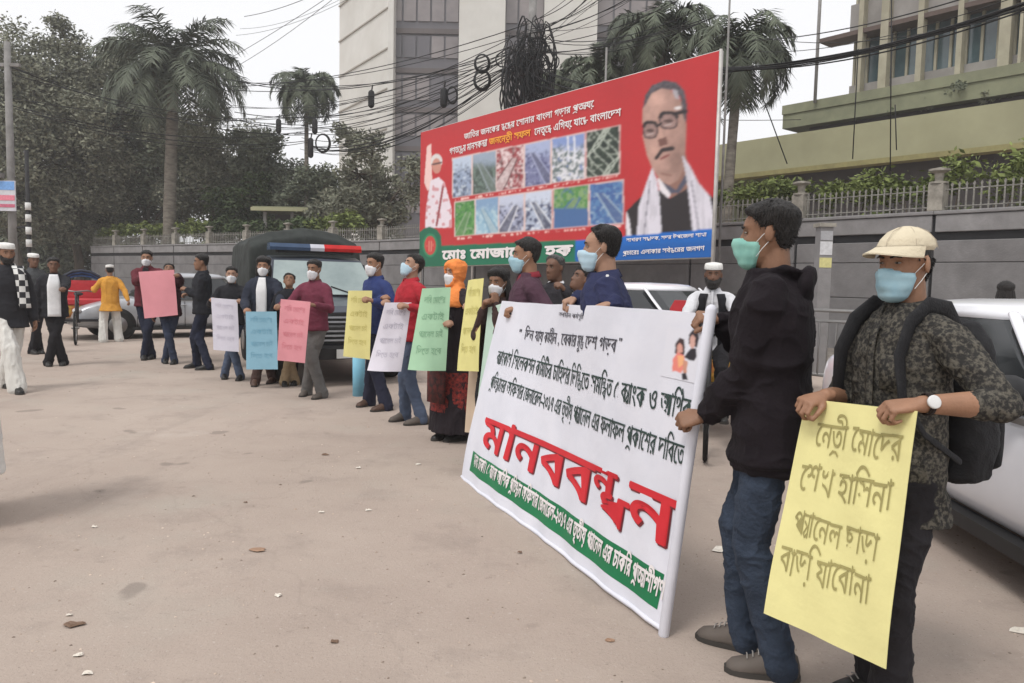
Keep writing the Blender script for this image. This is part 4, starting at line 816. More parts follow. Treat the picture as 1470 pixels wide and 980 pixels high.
# ---- red billboard
bTL, bTR, bBR, bBL = AT(602, 190, 25), AT(1025, 72, 16), AT(1030, 369, 16), AT(604, 383, 25)
for top_, bot_ in ((bTL, bBL), (bTR, bBR)):
    m_ = (top_ + bot_) / 2; top_.x = bot_.x = m_.x
BBS = quadsurf(bTL, bTR, bBR, bBL); cen = (bBL + bBR) / 2; cen.z = 0
bill = thing('billboard', 'long red billboard with two portraits, twelve small pictures and green and blue strips', 'billboard', (0, 0, 0))
def paint_bill(P):
    C = np.tile(rgb(182, 40, 44), (len(P), 1)); C *= (1 + .05 * vnoise(np.c_[P / 40, P[:, :1] * 0], 3))[:, None]
    Z6 = lambda pts: [(590 + x / 3.267, 170 + y / 3.267) for x, y in pts]; Z1 = lambda pts: [(870 + x / 3.77, 90 + y / 3.77) for x, y in pts]
    nz = lambda f, sd: vnoise(np.c_[P / f, P[:, :1] * 0], sd)
    # left figure
    C[pip(P, Z6([(75, 130), (95, 118), (96, 200), (100, 310), (78, 340), (62, 300)]))] = rgb(232, 196, 190)
    C[pip(P, Z6([(92, 290), (130, 275), (158, 300), (190, 420), (192, 512), (66, 512), (70, 420)]))] = rgb(226, 214, 222)
    m = pip(P, Z6([(92, 290), (130, 275), (158, 300), (190, 420), (192, 512), (66, 512), (70, 420)])) & (nz(5, 2) > .25); C[m] = rgb(206, 150, 156)
    for (cx, cy, rx, ry, c) in ((120, 200, 27, 34, rgb(214, 208, 206)), (120, 222, 21, 36, rgb(196, 138, 122))):
        q = np.array(Z6([(cx, cy)])[0]); C[(((P - q) / [rx / 3.267, ry / 3.267]) ** 2).sum(1) < 1] = c
    C[sline(P, *Z6([(100, 214), (142, 206)]), 1.1)] = rgb(60, 44, 48); C[sline(P, *Z6([(150, 320), (120, 500)]), 1.6)] = rgb(150, 70, 76)
    # pictures
    pal = [((150, 165, 190), (90, 100, 120), (205, 215, 225)), ((70, 82, 74), (110, 128, 120), (150, 160, 165)), ((150, 60, 66), (225, 205, 205), (90, 50, 50)), ((120, 124, 160), (80, 84, 120), (170, 175, 205)), ((215, 215, 220), (95, 110, 110), (110, 130, 190)), ((52, 66, 54), (30, 40, 36), (170, 178, 165)),
           ((60, 120, 60), (95, 150, 80), (150, 170, 140)), ((150, 185, 205), (180, 205, 215), (110, 150, 180)), ((165, 170, 195), (70, 72, 96), (215, 215, 225)), ((175, 185, 205), (60, 66, 96), (225, 228, 235)), ((80, 135, 70), (130, 160, 110), (60, 100, 150)), ((90, 130, 175), (60, 90, 150), (165, 185, 200))]
    X1 = [(195, 285), (288, 400), (400, 528), (533, 655), (660, 815), (822, 978)]; X2 = [(205, 300), (302, 410), (412, 530), (535, 660), (668, 832), (838, 995)]
    for row, XS in enumerate((X1, X2)):
        for k, (xa, xb_) in enumerate(XS):
            if row == 0: T_ = lambda x: 190 - (x - 195) * .198; B_ = lambda x: 370 - (x - 195) * .147
            else: T_ = lambda x: 395 - (x - 205) * .133; B_ = lambda x: 550 - (x - 205) * .076
            fr = pip(P, Z6([(xa - 2, T_(xa) - 5), (xb_ + 3, T_(xb_) - 5), (xb_ + 3, B_(xb_) + 4), (xa - 2, B_(xa) + 4)])); C[fr] = rgb(214, 190, 186)
            m = pip(P, Z6([(xa + 2, T_(xa)), (xb_ - 2, T_(xb_)), (xb_ - 2, B_(xb_)), (xa + 2, B_(xa))])); p3 = pal[row * 6 + k]; sd = row * 6 + k + 11; an = sd * .7; U = P @ np.array([[math.cos(an), -math.sin(an)], [math.sin(an), math.cos(an)]])
            f = vnoise(np.c_[U[:, 0] / 2.0, U[:, 1] / 8, U[:, 0] * 0], sd); g = vnoise(np.c_[P / 3.2, P[:, :1] * 0], sd + 2); hy = (P[:, 1] - Z6([(0, T_((xa + xb_) / 2))])[0][1]) / 50
            q0 = Z6([(xa, T_(xa))])[0]; w9 = (xb_ - xa) / 3.267; lu = (P[:, 0] - q0[0]) / w9; f2 = vnoise(np.c_[P / 1.5, P[:, :1] * 0], sd + 5); a3 = [rgb(*z) for z in p3]
            c = a3[0] + (a3[1] - a3[0]) * ss(-.5, .6, g + .5 * f2)[:, None]; c = c + (a3[2] - c) * (ss(.3, .75, vnoise(np.c_[P / 4.0, P[:, :1] * 0], sd + 9) + .3 * f2) * .75)[:, None]
            if k in (0, 1, 3, 4) and row == 0 or row == 1 and k in (1, 2, 3): c = c + ((a3[2] * .6 + rgb(150, 170, 205) * .4) - c) * (1 - ss(.15, .5, hy + .12 * g))[:, None]
            # one receding road, bridge or crowd line through each picture
            rd = np.abs(lu - (.5 + (hy - .55) * (.8 if k % 2 else -.7))) - .05 - .16 * np.clip(hy, 0, 1)
            if k in (1, 2, 3) or row == 1: c = c + (a3[1] * .7 + .05 - c) * (.7 * (1 - ss(-.02, .05, rd)) * (hy > .3))[:, None]; c = c + (a3[2] - c) * (.8 * (np.abs(rd) < .03) * (hy > .3))[:, None]
            if row == 0 and k == 5:
                for q in range(6): c = np.where((np.abs(lu - .2 - q * .13 - .25 * np.sin(hy * 5 + q)) < .022)[:, None], rgb(176, 184, 172), c)
            if row == 0 and k == 4:
                for xx in (735, 765): c = np.where(sline(P, *Z6([(xx, 85), (xx + 5, 200)]), 1.2)[:, None], rgb(216, 218, 226), c)
            if row == 1 and k == 4: c = c + (rgb(70, 104, 152) - c) * ss(.55, .65, hy)[:, None]
            C[m] = c[m]
            # caption strip under each picture
            cp = pip(P, Z6([(xa + 12, B_(xa) + 9), (xb_ - 12, B_(xb_) + 9), (xb_ - 12, B_(xb_) + 18), (xa + 12, B_(xa) + 18)])) & (vnoise(np.c_[P[:, 0] / 1.4, P[:, 1] / 3, P[:, 0] * 0], 3) > .1); C[cp] = rgb(238, 196, 188)
    # big portrait
    sk = rgb(176, 140, 128); face = Z1([(196, 270), (200, 400), (222, 500), (255, 580), (295, 640), (345, 660), (392, 635), (425, 560), (434, 400), (432, 280), (402, 200), (330, 130), (258, 145), (210, 205)])
    C[pip(P, Z1([(285, 600), (425, 470), (452, 600), (455, 700), (380, 760), (300, 680)]))] = rgb(140, 104, 92)
    C[pip(P, Z1([(110, 800), (190, 725), (250, 690), (310, 690), (345, 735), (440, 680), (520, 690), (600, 740), (612, 960), (105, 960)]))] = rgb(38, 32, 34)
    m = pip(P, face); lx = (P[:, 0] - (870 + 315 / 3.77)) / 32
    ck = np.exp(-(((P - np.array(Z1([(265, 470)])[0])) / [9, 12]) ** 2).sum(1)) * .18 - np.exp(-(((P - np.array(Z1([(385, 520)])[0])) / [10, 18]) ** 2).sum(1)) * .28 - np.exp(-(((P - np.array(Z1([(310, 590)])[0])) / [14, 4]) ** 2).sum(1)) * .18; C[m] = (sk * (1 + .12 * vnoise(np.c_[P / 7, P[:, :1] * 0], 7)[:, None] + .07 * vnoise(np.c_[P / 2.2, P[:, :1] * 0], 17)[:, None] - .2 * np.clip(lx, -.3, 1)[:, None] + ck[:, None]))[m]
    fo = np.exp(-(((P - np.array(Z1([(275, 205)])[0])) / [13, 12]) ** 2).sum(1)); C = C * (1 + (.28 * fo * m)[:, None])
    hair = Z1([(198, 250), (212, 175), (248, 122), (318, 94), (382, 106), (424, 150), (438, 225), (436, 330), (420, 300), (404, 190), (376, 150), (300, 138), (246, 166), (214, 226)]); m = pip(P, hair); C[m] = (rgb(84, 78, 84) * (1 + .5 * vnoise(np.c_[P / 3, P[:, :1] * 0], 9)[:, None]))[m]
    C[pip(P, Z1([(355, 140), (385, 150), (400, 200), (375, 190)]))] = rgb(170, 165, 172)
    C[pip(P, Z1([(288, 330), (312, 400), (300, 430), (284, 410)]))] = rgb(190, 152, 138); C[pip(P, Z1([(280, 415), (325, 400), (335, 440), (290, 455)]))] = rgb(112, 76, 68)
    for cx, cy, rx, ry in ((240, 364, 40, 46), (338, 312, 50, 46)):
        q = np.array(Z1([(cx, cy)])[0]); r_ = ((np.abs((P - q) / [rx / 3.77, ry / 3.77]) ** 3).sum(1)) ** (1 / 3); gl = vnoise(np.c_[P / 3.0, P[:, :1] * 0], 5)
        C[(r_ < 1.0)] = (rgb(150, 122, 116) * (1 + .25 * gl[:, None]))[r_ < 1.0]; e_ = (((P - q - [0, .5]) / [rx * .55 / 3.77, ry * .22 / 3.77]) ** 2).sum(1) < 1; C[e_] = rgb(84, 62, 58); C[(r_ > .84) & (r_ < 1.02)] = rgb(66, 52, 54); C[(r_ > .72) & (r_ < 1.12) & (P[:, 1] < q[1] - 3.5)] = rgb(36, 28, 32)
        C[sline(P, q + [-5, 7], q + [4, 5], .8)] = rgb(206, 190, 186)
    C[sline(P, *Z1([(275, 345), (300, 325)]), 1.8)] = rgb(40, 30, 34); C[sline(P, *Z1([(385, 270), (434, 262)]), 2.6)] = rgb(40, 32, 36); C[sline(P, *Z1([(378, 245), (400, 243)]), 2)] = rgb(220, 214, 214)
    C[sline(P, *Z1([(272, 515), (305, 470)]), 2.6)] = rgb(44, 34, 36); C[sline(P, *Z1([(305, 472), (360, 462)]), 2.9)] = rgb(44, 34, 36); C[sline(P, *Z1([(296, 520), (340, 498)]), 1.5)] = rgb(128, 66, 62); C[sline(P, *Z1([(300, 600), (350, 610)]), 1.5)] = rgb(140, 104, 94)
    C[pip(P, Z1([(276, 618), (300, 640), (350, 705), (340, 735), (290, 690)]))] = rgb(226, 220, 224); C[pip(P, Z1([(300, 640), (380, 690), (432, 600), (442, 640), (395, 705), (345, 705)]))] = rgb(76, 78, 96)
    C[pip(P, Z1([(110, 800), (126, 850), (140, 960), (108, 960)]))] = rgb(224, 220, 226)
    for shp in ([(250, 565), (276, 640), (288, 720), (302, 950), (166, 950), (176, 780), (214, 665)], [(412, 500), (455, 560), (500, 650), (560, 720), (606, 930), (470, 930), (452, 760), (440, 650)]):
        m = pip(P, Z1(shp)); C[m] = (rgb(216, 212, 222) * (1 - .16 * (vnoise(np.c_[P[:, 0] / 2.2, P[:, 1] / 22, P[:, 0] * 0], 4) > .2)[:, None]))[m]
    C[sline(P, *Z1([(238, 640), (205, 930)]), .9)] = rgb(120, 116, 130); C[sline(P, *Z1([(462, 640), (505, 920)]), .9)] = rgb(120, 116, 130)
    # strips along the foot
    C[pip(P, [(600, 354), (826, 344), (826, 374.5), (880, 376), (600, 390)])] = rgb(14, 108, 78)
    m = pip(P, [(826, 345), (1035, 327), (1035, 380), (826, 380)]); C[m] = (rgb(20, 104, 190)[None] * (1 - .25 * ss(348, 362, P[:, 1] + (P[:, 0] - 826) * .06))[:, None])[m]
    C = C * (1 + .05 * vnoise(np.c_[P / 2.0, P[:, :1] * 0], 31) + .05 * vnoise(np.c_[P[:, 0] / 60, P[:, 1] / 60, P[:, 0] * 0], 33))[:, None]
    q = np.array([617.5, 352]); C[pip(P, [(601, 334), (608, 328), (617, 325), (627, 329), (633, 338), (634, 352), (634, 385), (600, 385)])] = rgb(14, 100, 72)
    C[((((P - q) / [10.5, 17]) ** 2).sum(1) < 1)] = rgb(30, 132, 92); C[((((P - q) / [8, 13.5]) ** 2).sum(1) < 1)] = rgb(196, 60, 56); C[((((P - q - [0, 1]) / [4.5, 8]) ** 2).sum(1) < 1)] = rgb(222, 150, 130)
    for dx in (-3, 0, 3): C[sline(P, (617.5 + dx, 344), (617.5 + dx * 1.1, 360), .8)] = rgb(190, 48, 48)
    return C
bm_ = vcol('billboard_print', .45, .4)
bpn = sheet('printed_panel', BBS, 430, 260, bm_, bill, thick=0, col=paint_bill)
frm = mk('billboard_frame', L_((190, 186, 182)), rough=.5, metal=.3); bback = Soup()
for k in range(9):
    u = k / 8; a = BBS(u, 0)[0] - BBS(0, 0)[1] * .06; b_ = BBS(u, 1)[0] - BBS(0, 0)[1] * .06; q = Soup(); q.tube([Vector((a.x, a.y, 0)) if k % 2 == 0 else a, b_], .035, n=6, round_=False); obj('frame_post', q.mesh('p'), frm, bill)
q = Soup(); a, b_ = BBS(1.002, -.01)[0], BBS(1.002, 1.005)[0]; q.tube([Vector((a.x, a.y, 0)), b_], .035, n=8, round_=False); obj('edge_post', q.mesh('p'), frm, bill)
q = Soup(); q.tube([BBS(.995, 0)[0] * 1 - BBS(0, 0)[1] * .12, Vector((BBS(.995, 0)[0].x, BBS(.995, 0)[0].y + .1, 0))], .045, n=8, round_=False); obj('foot_post', q.mesh('p'), darkgap, bill)
for v in (0, .5, 1): q = Soup(); q.tube([BBS(0, v)[0] - BBS(0, 0)[1] * .05, BBS(1, v)[0] - BBS(0, 0)[1] * .05], .03, n=6, round_=False); obj('frame_rail', q.mesh('p'), frm, bill)
wt = mk('print_white', (.78, .74, .73), (.74, .70, .70), rough=.5); yt = mk('print_yellow', L_((250, 170, 60)), rough=.5)
lettering('lettering', [textline(BBS, 'জাতির জনকের স্বপ্নের সোনার বাংলা গড়ার প্রত্যয়ে'.replace('স্ব', '^সব').replace('প্ন', '^পন').replace('প্র', 'প~').replace('ত্যয়ে', 'ত|য়ে'), (667, 200), (853, 153), (853, 144), .02)], BBS, wt, bill, .02)
lettering('lettering', [textline(BBS, 'গণতন্ত্রের মানসকন্যা'.replace('ন্ত্র', '^নত~').replace('ন্যা', 'ন|া'), (646, 222), (700, 209), (700, 200), .02), textline(BBS, 'নেতৃত্বে এগিয়ে যাচ্ছে বাংলাদেশ'.replace('ত্ব', '^তব').replace('চ্ছ', '^চছ'), (768, 194), (892, 166), (892, 156), .02)], BBS, wt, bill, .02)
lettering('lettering', [textline(BBS, 'জননেত্রী সফল'.replace('ত্র', 'ত~'), (703, 208), (762, 195), (762, 186), .025)], BBS, yt, bill, .02)
lettering('lettering', [textline(BBS, 'মোঃ মোজাম্মেল হক'.replace('ম্ম', '^মম'), (636, 372), (822, 366), (822, 352), .045), textline(BBS, 'সাধারণ সম্পাদক, সদর উপজেলা শাখা'.replace('ম্প', '^মপ'), (900, 347), (1015, 339), (1015, 334), .02), textline(BBS, 'প্রচারেঃ এলাকার সর্বস্তরের জনগণ'.replace('প্র', 'প~').replace('র্ব', 'ব`').replace('স্ত', '^সত'), (895, 366), (1012, 359), (1012, 353), .02)], BBS, wt, bill, .02)
# ---- the banner
nTL, nTR, nBR, nBL = AT(722, 432, 5.3), AT(1019, 449, 2.80), AT(953, 903, 2.93), AT(663, 683, 5.35)
def bw(u, v): return .014 * math.sin(u * 9 + v * 2) + .009 * math.sin(u * 31 - v * 6) * (v ** 2) + .006 * math.sin(u * 47 + v * 9) * (1 - v) ** 2 + .01 * math.sin(v * 5 + u * 4)
BNS = quadsurf(nTL, nTR, nBR, nBL, bw)
def vcloth(name, c, c2): 
    return mk(name, c, c2, scale=3, rough=.75, spec=.2, bump=.25, bscale=6)
vinyl = vcloth('banner_vinyl', L_((216, 216, 224)), L_((206, 207, 216)))
ban = thing('banner', 'big white banner with a red headline and a green foot strip', 'banner', (0, 0, 0))
sheet('banner_sheet', BNS, 150, 50, vinyl, ban, .003)
q = Soup(); q.tube([nTR + Vector((.005, 0, .012)), nTR.lerp(nBR, .5), nBR + Vector((0, 0, -.02))], .022, n=10); obj('side_roll', q.mesh('r'), vinyl, ban)
q = Soup(); q.tube([BNS(u, 0)[0] + Vector((0, 0, -.004)) for u in np.linspace(0, 1, 24)], .012, n=6); obj('bottom_hem', q.mesh('r'), vinyl, ban)
gU0, gV0 = solve_uv(BNS, 680, 647); gU1, gV1 = solve_uv(BNS, 957, 826); gb0 = solve_uv(BNS, 673, 674)[1]; gb1 = solve_uv(BNS, 949, 878)[1]
gs = lambda u, v: BNS(gU0 + (gU1 - .004 - gU0) * u, (gb0 + (gb1 - gb0) * u) * (1 - v) + (gV0 + (gV1 - gV0) * u) * v)
sheet('green_strip', gs, 40, 4, mk('banner_green', L_((26, 122, 78)), L_((20, 108, 68)), scale=2, rough=.5), ban, 0, off=.003)
inkd = mk('ink_dark_green', L_((34, 52, 50)), L_((52, 72, 68)), scale=9, rough=.5); inkg = mk('ink_grey', L_((70, 70, 80)), rough=.5); inkr = mk('ink_red', L_((206, 42, 52)), L_((190, 34, 46)), scale=4, rough=.5); inkb = mk('ink_shadow', L_((120, 40, 48)), rough=.5)
sub = lambda t: t.replace('ক্স', '^কস').replace('ত্ত', '^তত').replace('ন্বি', '^নবি').replace('ন্বয়', '^নবয়').replace('ন্ব', '^নব').replace('ব্যা', 'ব|া').replace('ব্য', 'ব|').replace('র্থ', 'থ`').replace('প্রা', 'প~া').replace('প্র', 'প~').replace('ষ্ঠ', '^ষঠ').replace('ত্যা', 'ত|া').replace('প্যা', 'প|া').replace('ন্ধ', '^নধ').replace('ক্ত', '^কত').replace('র্ম', 'ম`').replace('স্থা', '^সথা').replace('ঃ', 'ঃ')
lettering('lettering', [textline(BNS, sub('দিন যায় কর্মহীন , বেকার মুক্ত দেশ গড়ব'), (753, 487), (884, 506), (884, 487), .012)], BNS, inkg, ban, .005)
lettering('lettering', [textline(BNS, '"', (888, 497), (893, 498), (893, 487), .01), textline(BNS, '"', (744, 484), (748, 485), (748, 474), .01)], BNS, inkg, ban, .005)
lettering('lettering', [textline(BNS, sub('ব্যাংকার্স সিলেকশন কমিটির চাহিদার ভিত্তিতে সমন্বিত ৫ ব্যাংক ও আর্থিক').replace('র্স', 'স`'), (712, 521), (993, 606), (993, 574), .012), textline(BNS, sub('প্রতিষ্ঠানের অফিসার জেনারেল-২০১৭ এর তৃতীয় প্যানেল এর ফলাফল প্রকাশের দাবিতে'), (703, 556), (982, 670), (983, 640), .012)], BNS, inkd, ban, .005)
ttl = sub('মানববন্ধন')
lettering('headline_shadow', [textline(BNS, ttl, (691, 642), (969, 793), (969, 722), .018)], BNS, inkb, ban, .004)
lettering('headline', [textline(BNS, ttl, (690, 640), (967, 789), (967, 718), .018)], BNS, inkr, ban, .0056)
lettering('lettering', [textline(BNS, sub('স্থানঃ ঢাকা। ৫ ব্যাংক আর্থিক প্রতিষ্ঠান অফিসার জেনারেল-২০১৭ এর তৃতীয় প্যানেল এর চাকরি প্রত্যাশীগণ'), (681, 667), (954, 861), (955, 835), .03)], BNS, wt, ban, .007)
lettering('lettering', [textline(BNS, sub('অবস্থান কর্মসূচি'), (803, 454), (838, 458), (838, 452), .01)], BNS, inkg, ban, .005)
def paint_pair(P):
    C = np.tile(rgb(212, 212, 220), (len(P), 1)); Z = lambda pts: [(840 + x / 3.77, 430 + y / 3.77) for x, y in pts]
    C[pip(P, Z([(485, 290), (490, 235), (512, 205), (535, 215), (540, 265), (535, 300)]))] = rgb(60, 44, 46); C[pip(P, Z([(497, 290), (498, 250), (512, 232), (526, 248), (528, 285)]))] = rgb(206, 150, 136)
    C[pip(P, Z([(470, 390), (475, 320), (500, 285), (535, 300), (540, 330), (520, 400), (490, 385)]))] = rgb(222, 128, 116); C[pip(P, Z([(500, 300), (535, 305), (530, 350), (505, 370)]))] = rgb(230, 170, 120)
    C[pip(P, Z([(560, 240), (562, 190), (585, 160), (610, 170), (616, 215), (604, 260)]))] = rgb(54, 44, 50); C[pip(P, Z([(566, 250), (568, 205), (582, 188), (598, 205), (592, 255), (578, 268)]))] = rgb(204, 160, 148)
    C[pip(P, Z([(535, 310), (570, 265), (600, 262), (604, 310), (590, 330), (560, 325)]))] = rgb(40, 36, 44); C[pip(P, Z([(530, 330), (556, 330), (548, 400), (528, 395)]))] = rgb(196, 140, 118); C[pip(P, Z([(522, 400), (545, 395), (556, 435), (525, 432)]))] = rgb(36, 32, 40)
    return C
a, b_ = solve_uv(BNS, 960, 468), solve_uv(BNS, 1007, 552); ua, ub = min(a[0], b_[0]), max(a[0], b_[0]); va, vb = min(a[1], b_[1]), max(a[1], b_[1])
sheet('printed_picture', BNS, 60, 90, vcol('banner_print', .55), ban, 0, ua, ub, va, vb, .004, col=paint_pair)
# ---- placards
PG = 'coloured paper placards held by the row of people'
def placard(label, c, Y, rgbc, lines, curl=0.0, ink=(70, 74, 70), bold=0.0, jit=.05, part='paper', group=PG, rows=None):
    Ys = Y if hasattr(Y, '__len__') else (Y,) * 4; pts = [AT(p[0], p[1], y) for p, y in zip(c, Ys)]; rt = thing('placard', label, 'placard', (0, 0, 0), 0, group)
    av = sum(rgbc) / 3; rgbc = tuple(int(.97 * (.84 * x + .06 * av + .10 * 235)) for x in rgbc); sd_ = len(label); S_ = quadsurf(pts[0], pts[1], pts[2], pts[3], lambda u, v: curl * (1 - v) ** 2 * math.sin(u * 2.6 + .4) + .006 * math.sin(u * 5 + sd_) + .006 * math.sin(v * 4 + sd_ * 2) + .002 * math.sin(u * 13 + v * 9))
    cl = L_(rgbc); sheet('paper', S_, 26, 36, mk('paper_%d_%d_%d' % rgbc, cl, tuple(x * .93 for x in cl), scale=5, rough=.9, bump=.35, bscale=7), rt, .0025)
    if lines:
        its = []
        for k, ln in enumerate(lines):
            u0, u1, v, hv = ln[1:] if isinstance(ln, tuple) else (.14, .84, .82 - k * .62 / max(1, len(lines) - 1) if len(lines) > 1 else .5, .07); its.append((ln[0] if isinstance(ln, tuple) else ln, u0, u1, v, hv, bold, jit))
        lettering('handwriting', its, S_, mk('marker_%d_%d_%d' % ink, L_(ink), rough=.7), rt, .004)
    return rt, S_
placard('large yellow placard with four lines of handwriting, held by the man in the cream cap', [(1156, 572), (1317, 590), (1275, 960), (1097, 880)], (2.42, 2.05, 2.06, 2.44), (234, 226, 148),
        [('নেত্রী মোদের'.replace('ত্র', 'ত~'), .16, .93, .80, .1), ('শেখ হাসিনা', .1, .9, .60, .11), ('প্যানেল ছাড়া'.replace('প্যা', 'প|া'), .12, .86, .40, .1), ('বাড়ি যাবোনা', .06, .84, .22, .11)], ink=(164, 155, 100), bold=0, jit=.05, group=None)
def dep(px, py): return G(px, py).y
W4 = ['দাবি মোদের', 'একটাই', 'প্যানেল চাই'.replace('প্যা', 'প|া'), 'দিতে হবে']
placard('big pink blank placard held up by the man at the left end of the row', [(199, 390), (250, 387), (255, 452), (207, 457)], dep(230, 520) - .35, (224, 138, 148), None)
placard('white placard held in front of the man in a black jumper with a white mask', [(303, 427), (341, 430), (343, 505), (306, 502)], dep(335, 545) - .35, (214, 210, 224), W4, ink=(204, 200, 214), bold=.0)
placard('light blue placard held by the long haired man in an open jacket', [(353, 447), (397, 447), (399, 530), (354, 530)], dep(378, 553) - .35, (128, 180, 204), W4, ink=(122, 174, 198))
placard('pink placard beside the man in a burgundy shirt', [(403, 429), (446, 433), (438, 521), (398, 517)], dep(452, 570) - .4, (226, 142, 152), W4, ink=(216, 132, 143))
placard('yellow placard held by the man in a dark blue shirt', [(500, 417), (534, 417), (531, 516), (493, 511)], dep(543, 585) - .3, (232, 222, 138), W4, ink=(212, 202, 120))
placard('white placard with a flaring curled foot held by the man in a red shirt', [(553, 434), (591, 434), (576, 533), (528, 531)], dep(590, 605) - .35, (226, 222, 234), W4, curl=.07, ink=(200, 196, 210))
placard('pale green placard with black handwriting between the red shirt and the orange headscarf', [(606, 414), (647, 412), (640, 532), (586, 530)], dep(650, 630) - .35, (166, 212, 172), W4, curl=.05, ink=(142, 184, 150), bold=.005)
placard('narrow yellow placard seen almost edge on beside the orange headscarf', [(672, 402), (693, 399), (686, 533), (656, 532)], (5.8, 5.6, 5.6, 5.85), (226, 218, 132), W4, ink=(204, 196, 118))
placard('mint green placard tucked behind the left edge of the banner', [(700, 441), (726, 434), (716, 590), (684, 600)], (5.6, 5.5, 5.5, 5.6), (190, 218, 200), None)
placard('peach coloured board standing behind the mint green placard', [(678, 485), (704, 478), (694, 624), (667, 620)], (5.95, 5.85, 5.85, 5.95), (214, 186, 158), None)
rp = AT(515, 540, dep(530, 585) + .25); z0, z1 = ZAT(515, 568, rp), ZAT(515, 500, rp); q = Soup()
q.rings([[Vector((r_ * math.cos(a), r_ * math.sin(a), z)) for a in [2 * math.pi * k / 20 for k in range(20)]] for z, r_ in ((z0, .066), (z1, .07), (z1, .06), (z0 + .01, .056))]); tag(obj('rolled_paper', q.mesh('r'), mk('paper_roll_blue', L_((134, 190, 212)), L_((120, 176, 200)), scale=4, rough=.8), loc=(rp.x, rp.y, 0)), 'light blue sheet rolled into a tube, hanging below the yellow placard', 'paper')
# ------------------------------------------------------------------ people, placed where they stand in the photograph
def C_(n, *c, v=.8): return cloth(n, c, v)
jeans = cloth('denim', (50, 58, 78), .72); jeansd = cloth('dark_denim', (34, 38, 54)); jeansb = cloth('blue_denim', (78, 90, 112)); blk = cloth('black_trousers', (30, 29, 32)); wht = cloth('white_cotton', (214, 212, 206), .9); wshirt = cloth('white_shirt', (208, 208, 212), .9)
mwhite = mk('mask_white', L_((222, 222, 224)), L_((200, 202, 206)), scale=20, rough=.8); mblue = mk('mask_blue', L_((158, 188, 198)), L_((140, 174, 188)), scale=16, rough=.8); mteal = mk('mask_teal', L_((136, 184, 172)), L_((116, 166, 156)), scale=16, rough=.8); mpale = mk('mask_pale_blue', L_((176, 198, 210)), L_((160, 186, 200)), scale=16, rough=.8)
brown_shoe = mk('shoe_brown', L_((84, 64, 54)), rough=.5); grey_shoe = mk('shoe_grey', L_((96, 88, 82)), rough=.7)
def H_(px, py, P): return ZAT(px, py, P)          # standing height from the pixel row of the head's top
def at_feet(f1, f2): a, b_ = G(*f1), G(*f2); return (a + b_) / 2, (a, b_)
def ph(lab, fpx, head_px, face, **k):
    P, ft = at_feet(*fpx); h = max(1.45, min(1.85, H_(head_px[0], head_px[1], P) / (1.0))); return person(lab, P, R(face), h / 1.0, feet=ft, **k)
# left side of the road
P_, _ = at_feet((8, 556), (26, 563)); M_ = WM(P_, R(200), 1.0)
def scarf(root, M, tl, hp, J):
    s = Soup(); rows = []
    for k in range(11):
        t_ = k / 10; x = -.075 - .05 * t_; z = 1.47 - .47 * t_; y = .085 + .06 * math.sin(min(1, t_ * 3) * 1.57); rows.append([tl(x - .06, y - .015, z), tl(x, y + .012, z), tl(x + .055, y + .008, z)])
    s.rings(rows, cap=False, closed=False); m = bpy.data.materials.get('check_scarf')
    if not m:
        m = bpy.data.materials.new('check_scarf'); m.use_nodes = True; n = m.node_tree.nodes; ck = n.new('ShaderNodeTexChecker'); ck.inputs['Scale'].default_value = 15; ck.inputs['Color1'].default_value = (.7, .7, .68, 1); ck.inputs['Color2'].default_value = (.03, .03, .035, 1); tc = n.new('ShaderNodeTexCoord'); m.node_tree.links.new(tc.outputs['Object'], ck.inputs['Vector']); m.node_tree.links.new(ck.outputs[0], n['Principled BSDF'].inputs['Base Color']); n['Principled BSDF'].inputs['Roughness'].default_value = .9
    o = obj('scarf', s.mesh('scarf'), m, root); md = o.modifiers.new('s', 'SOLIDIFY'); md.thickness = .02; md.offset = 1
    s = Soup(); s.tube([tl(.075 * math.sin(a), -.015 - .07 * math.cos(a), 1.475 - .02 * (a / 3)) for a in [k * 2.9 / 8 * sx for sx in (1,) for k in range(-8, 9)]], .02, n=7); obj('scarf_neck', s.mesh('s'), m, root)
ph('man at the left edge with white cap and checked black and white scarf', ((4, 556), (26, 564)), (16, 344), 196, topm=C_('coat_black', 40, 40, 44), top='jacket', topz=.78, legm=wht, legs='pyjama', cap='skull', skin=1, beard=.012, extra=scarf, lh=None, rh=None)
ph('man in a black suit and open white shirt at the left', ((69, 525), (92, 524)), (74, 369), 178, topm=C_('suit_black', 34, 34, 38), top='jacket', topz=.8, open_=(.085, mk('shirt_bright', (.75, .75, .76))), legm=blk, skin=3, lh=AT(90, 425, 10.6), rh=None, legs='trousers')
ph('dark clothed man with a white cap, mostly hidden behind the man in the suit', ((45, 508), (58, 507)), (55, 364), 200, topm=C_('grey_jumper', 70, 72, 74), legm=blk, cap='skull', skin=3)
P_, ft = at_feet((148, 491), (171, 490))
person('man in a mustard tunic and white cap seen from behind beside the rickshaw', P_, R(8), H_(168, 381, P_), feet=ft, top='kurta', topz=.70, topm=C_('mustard', 214, 152, 62), legs='pyjama', legm=wht, cap='skull', lh=AT(134, 413, P_.y + .1), rh=AT(187, 437, P_.y - .05), skin=1, barefoot=False, shoem=brown_shoe)
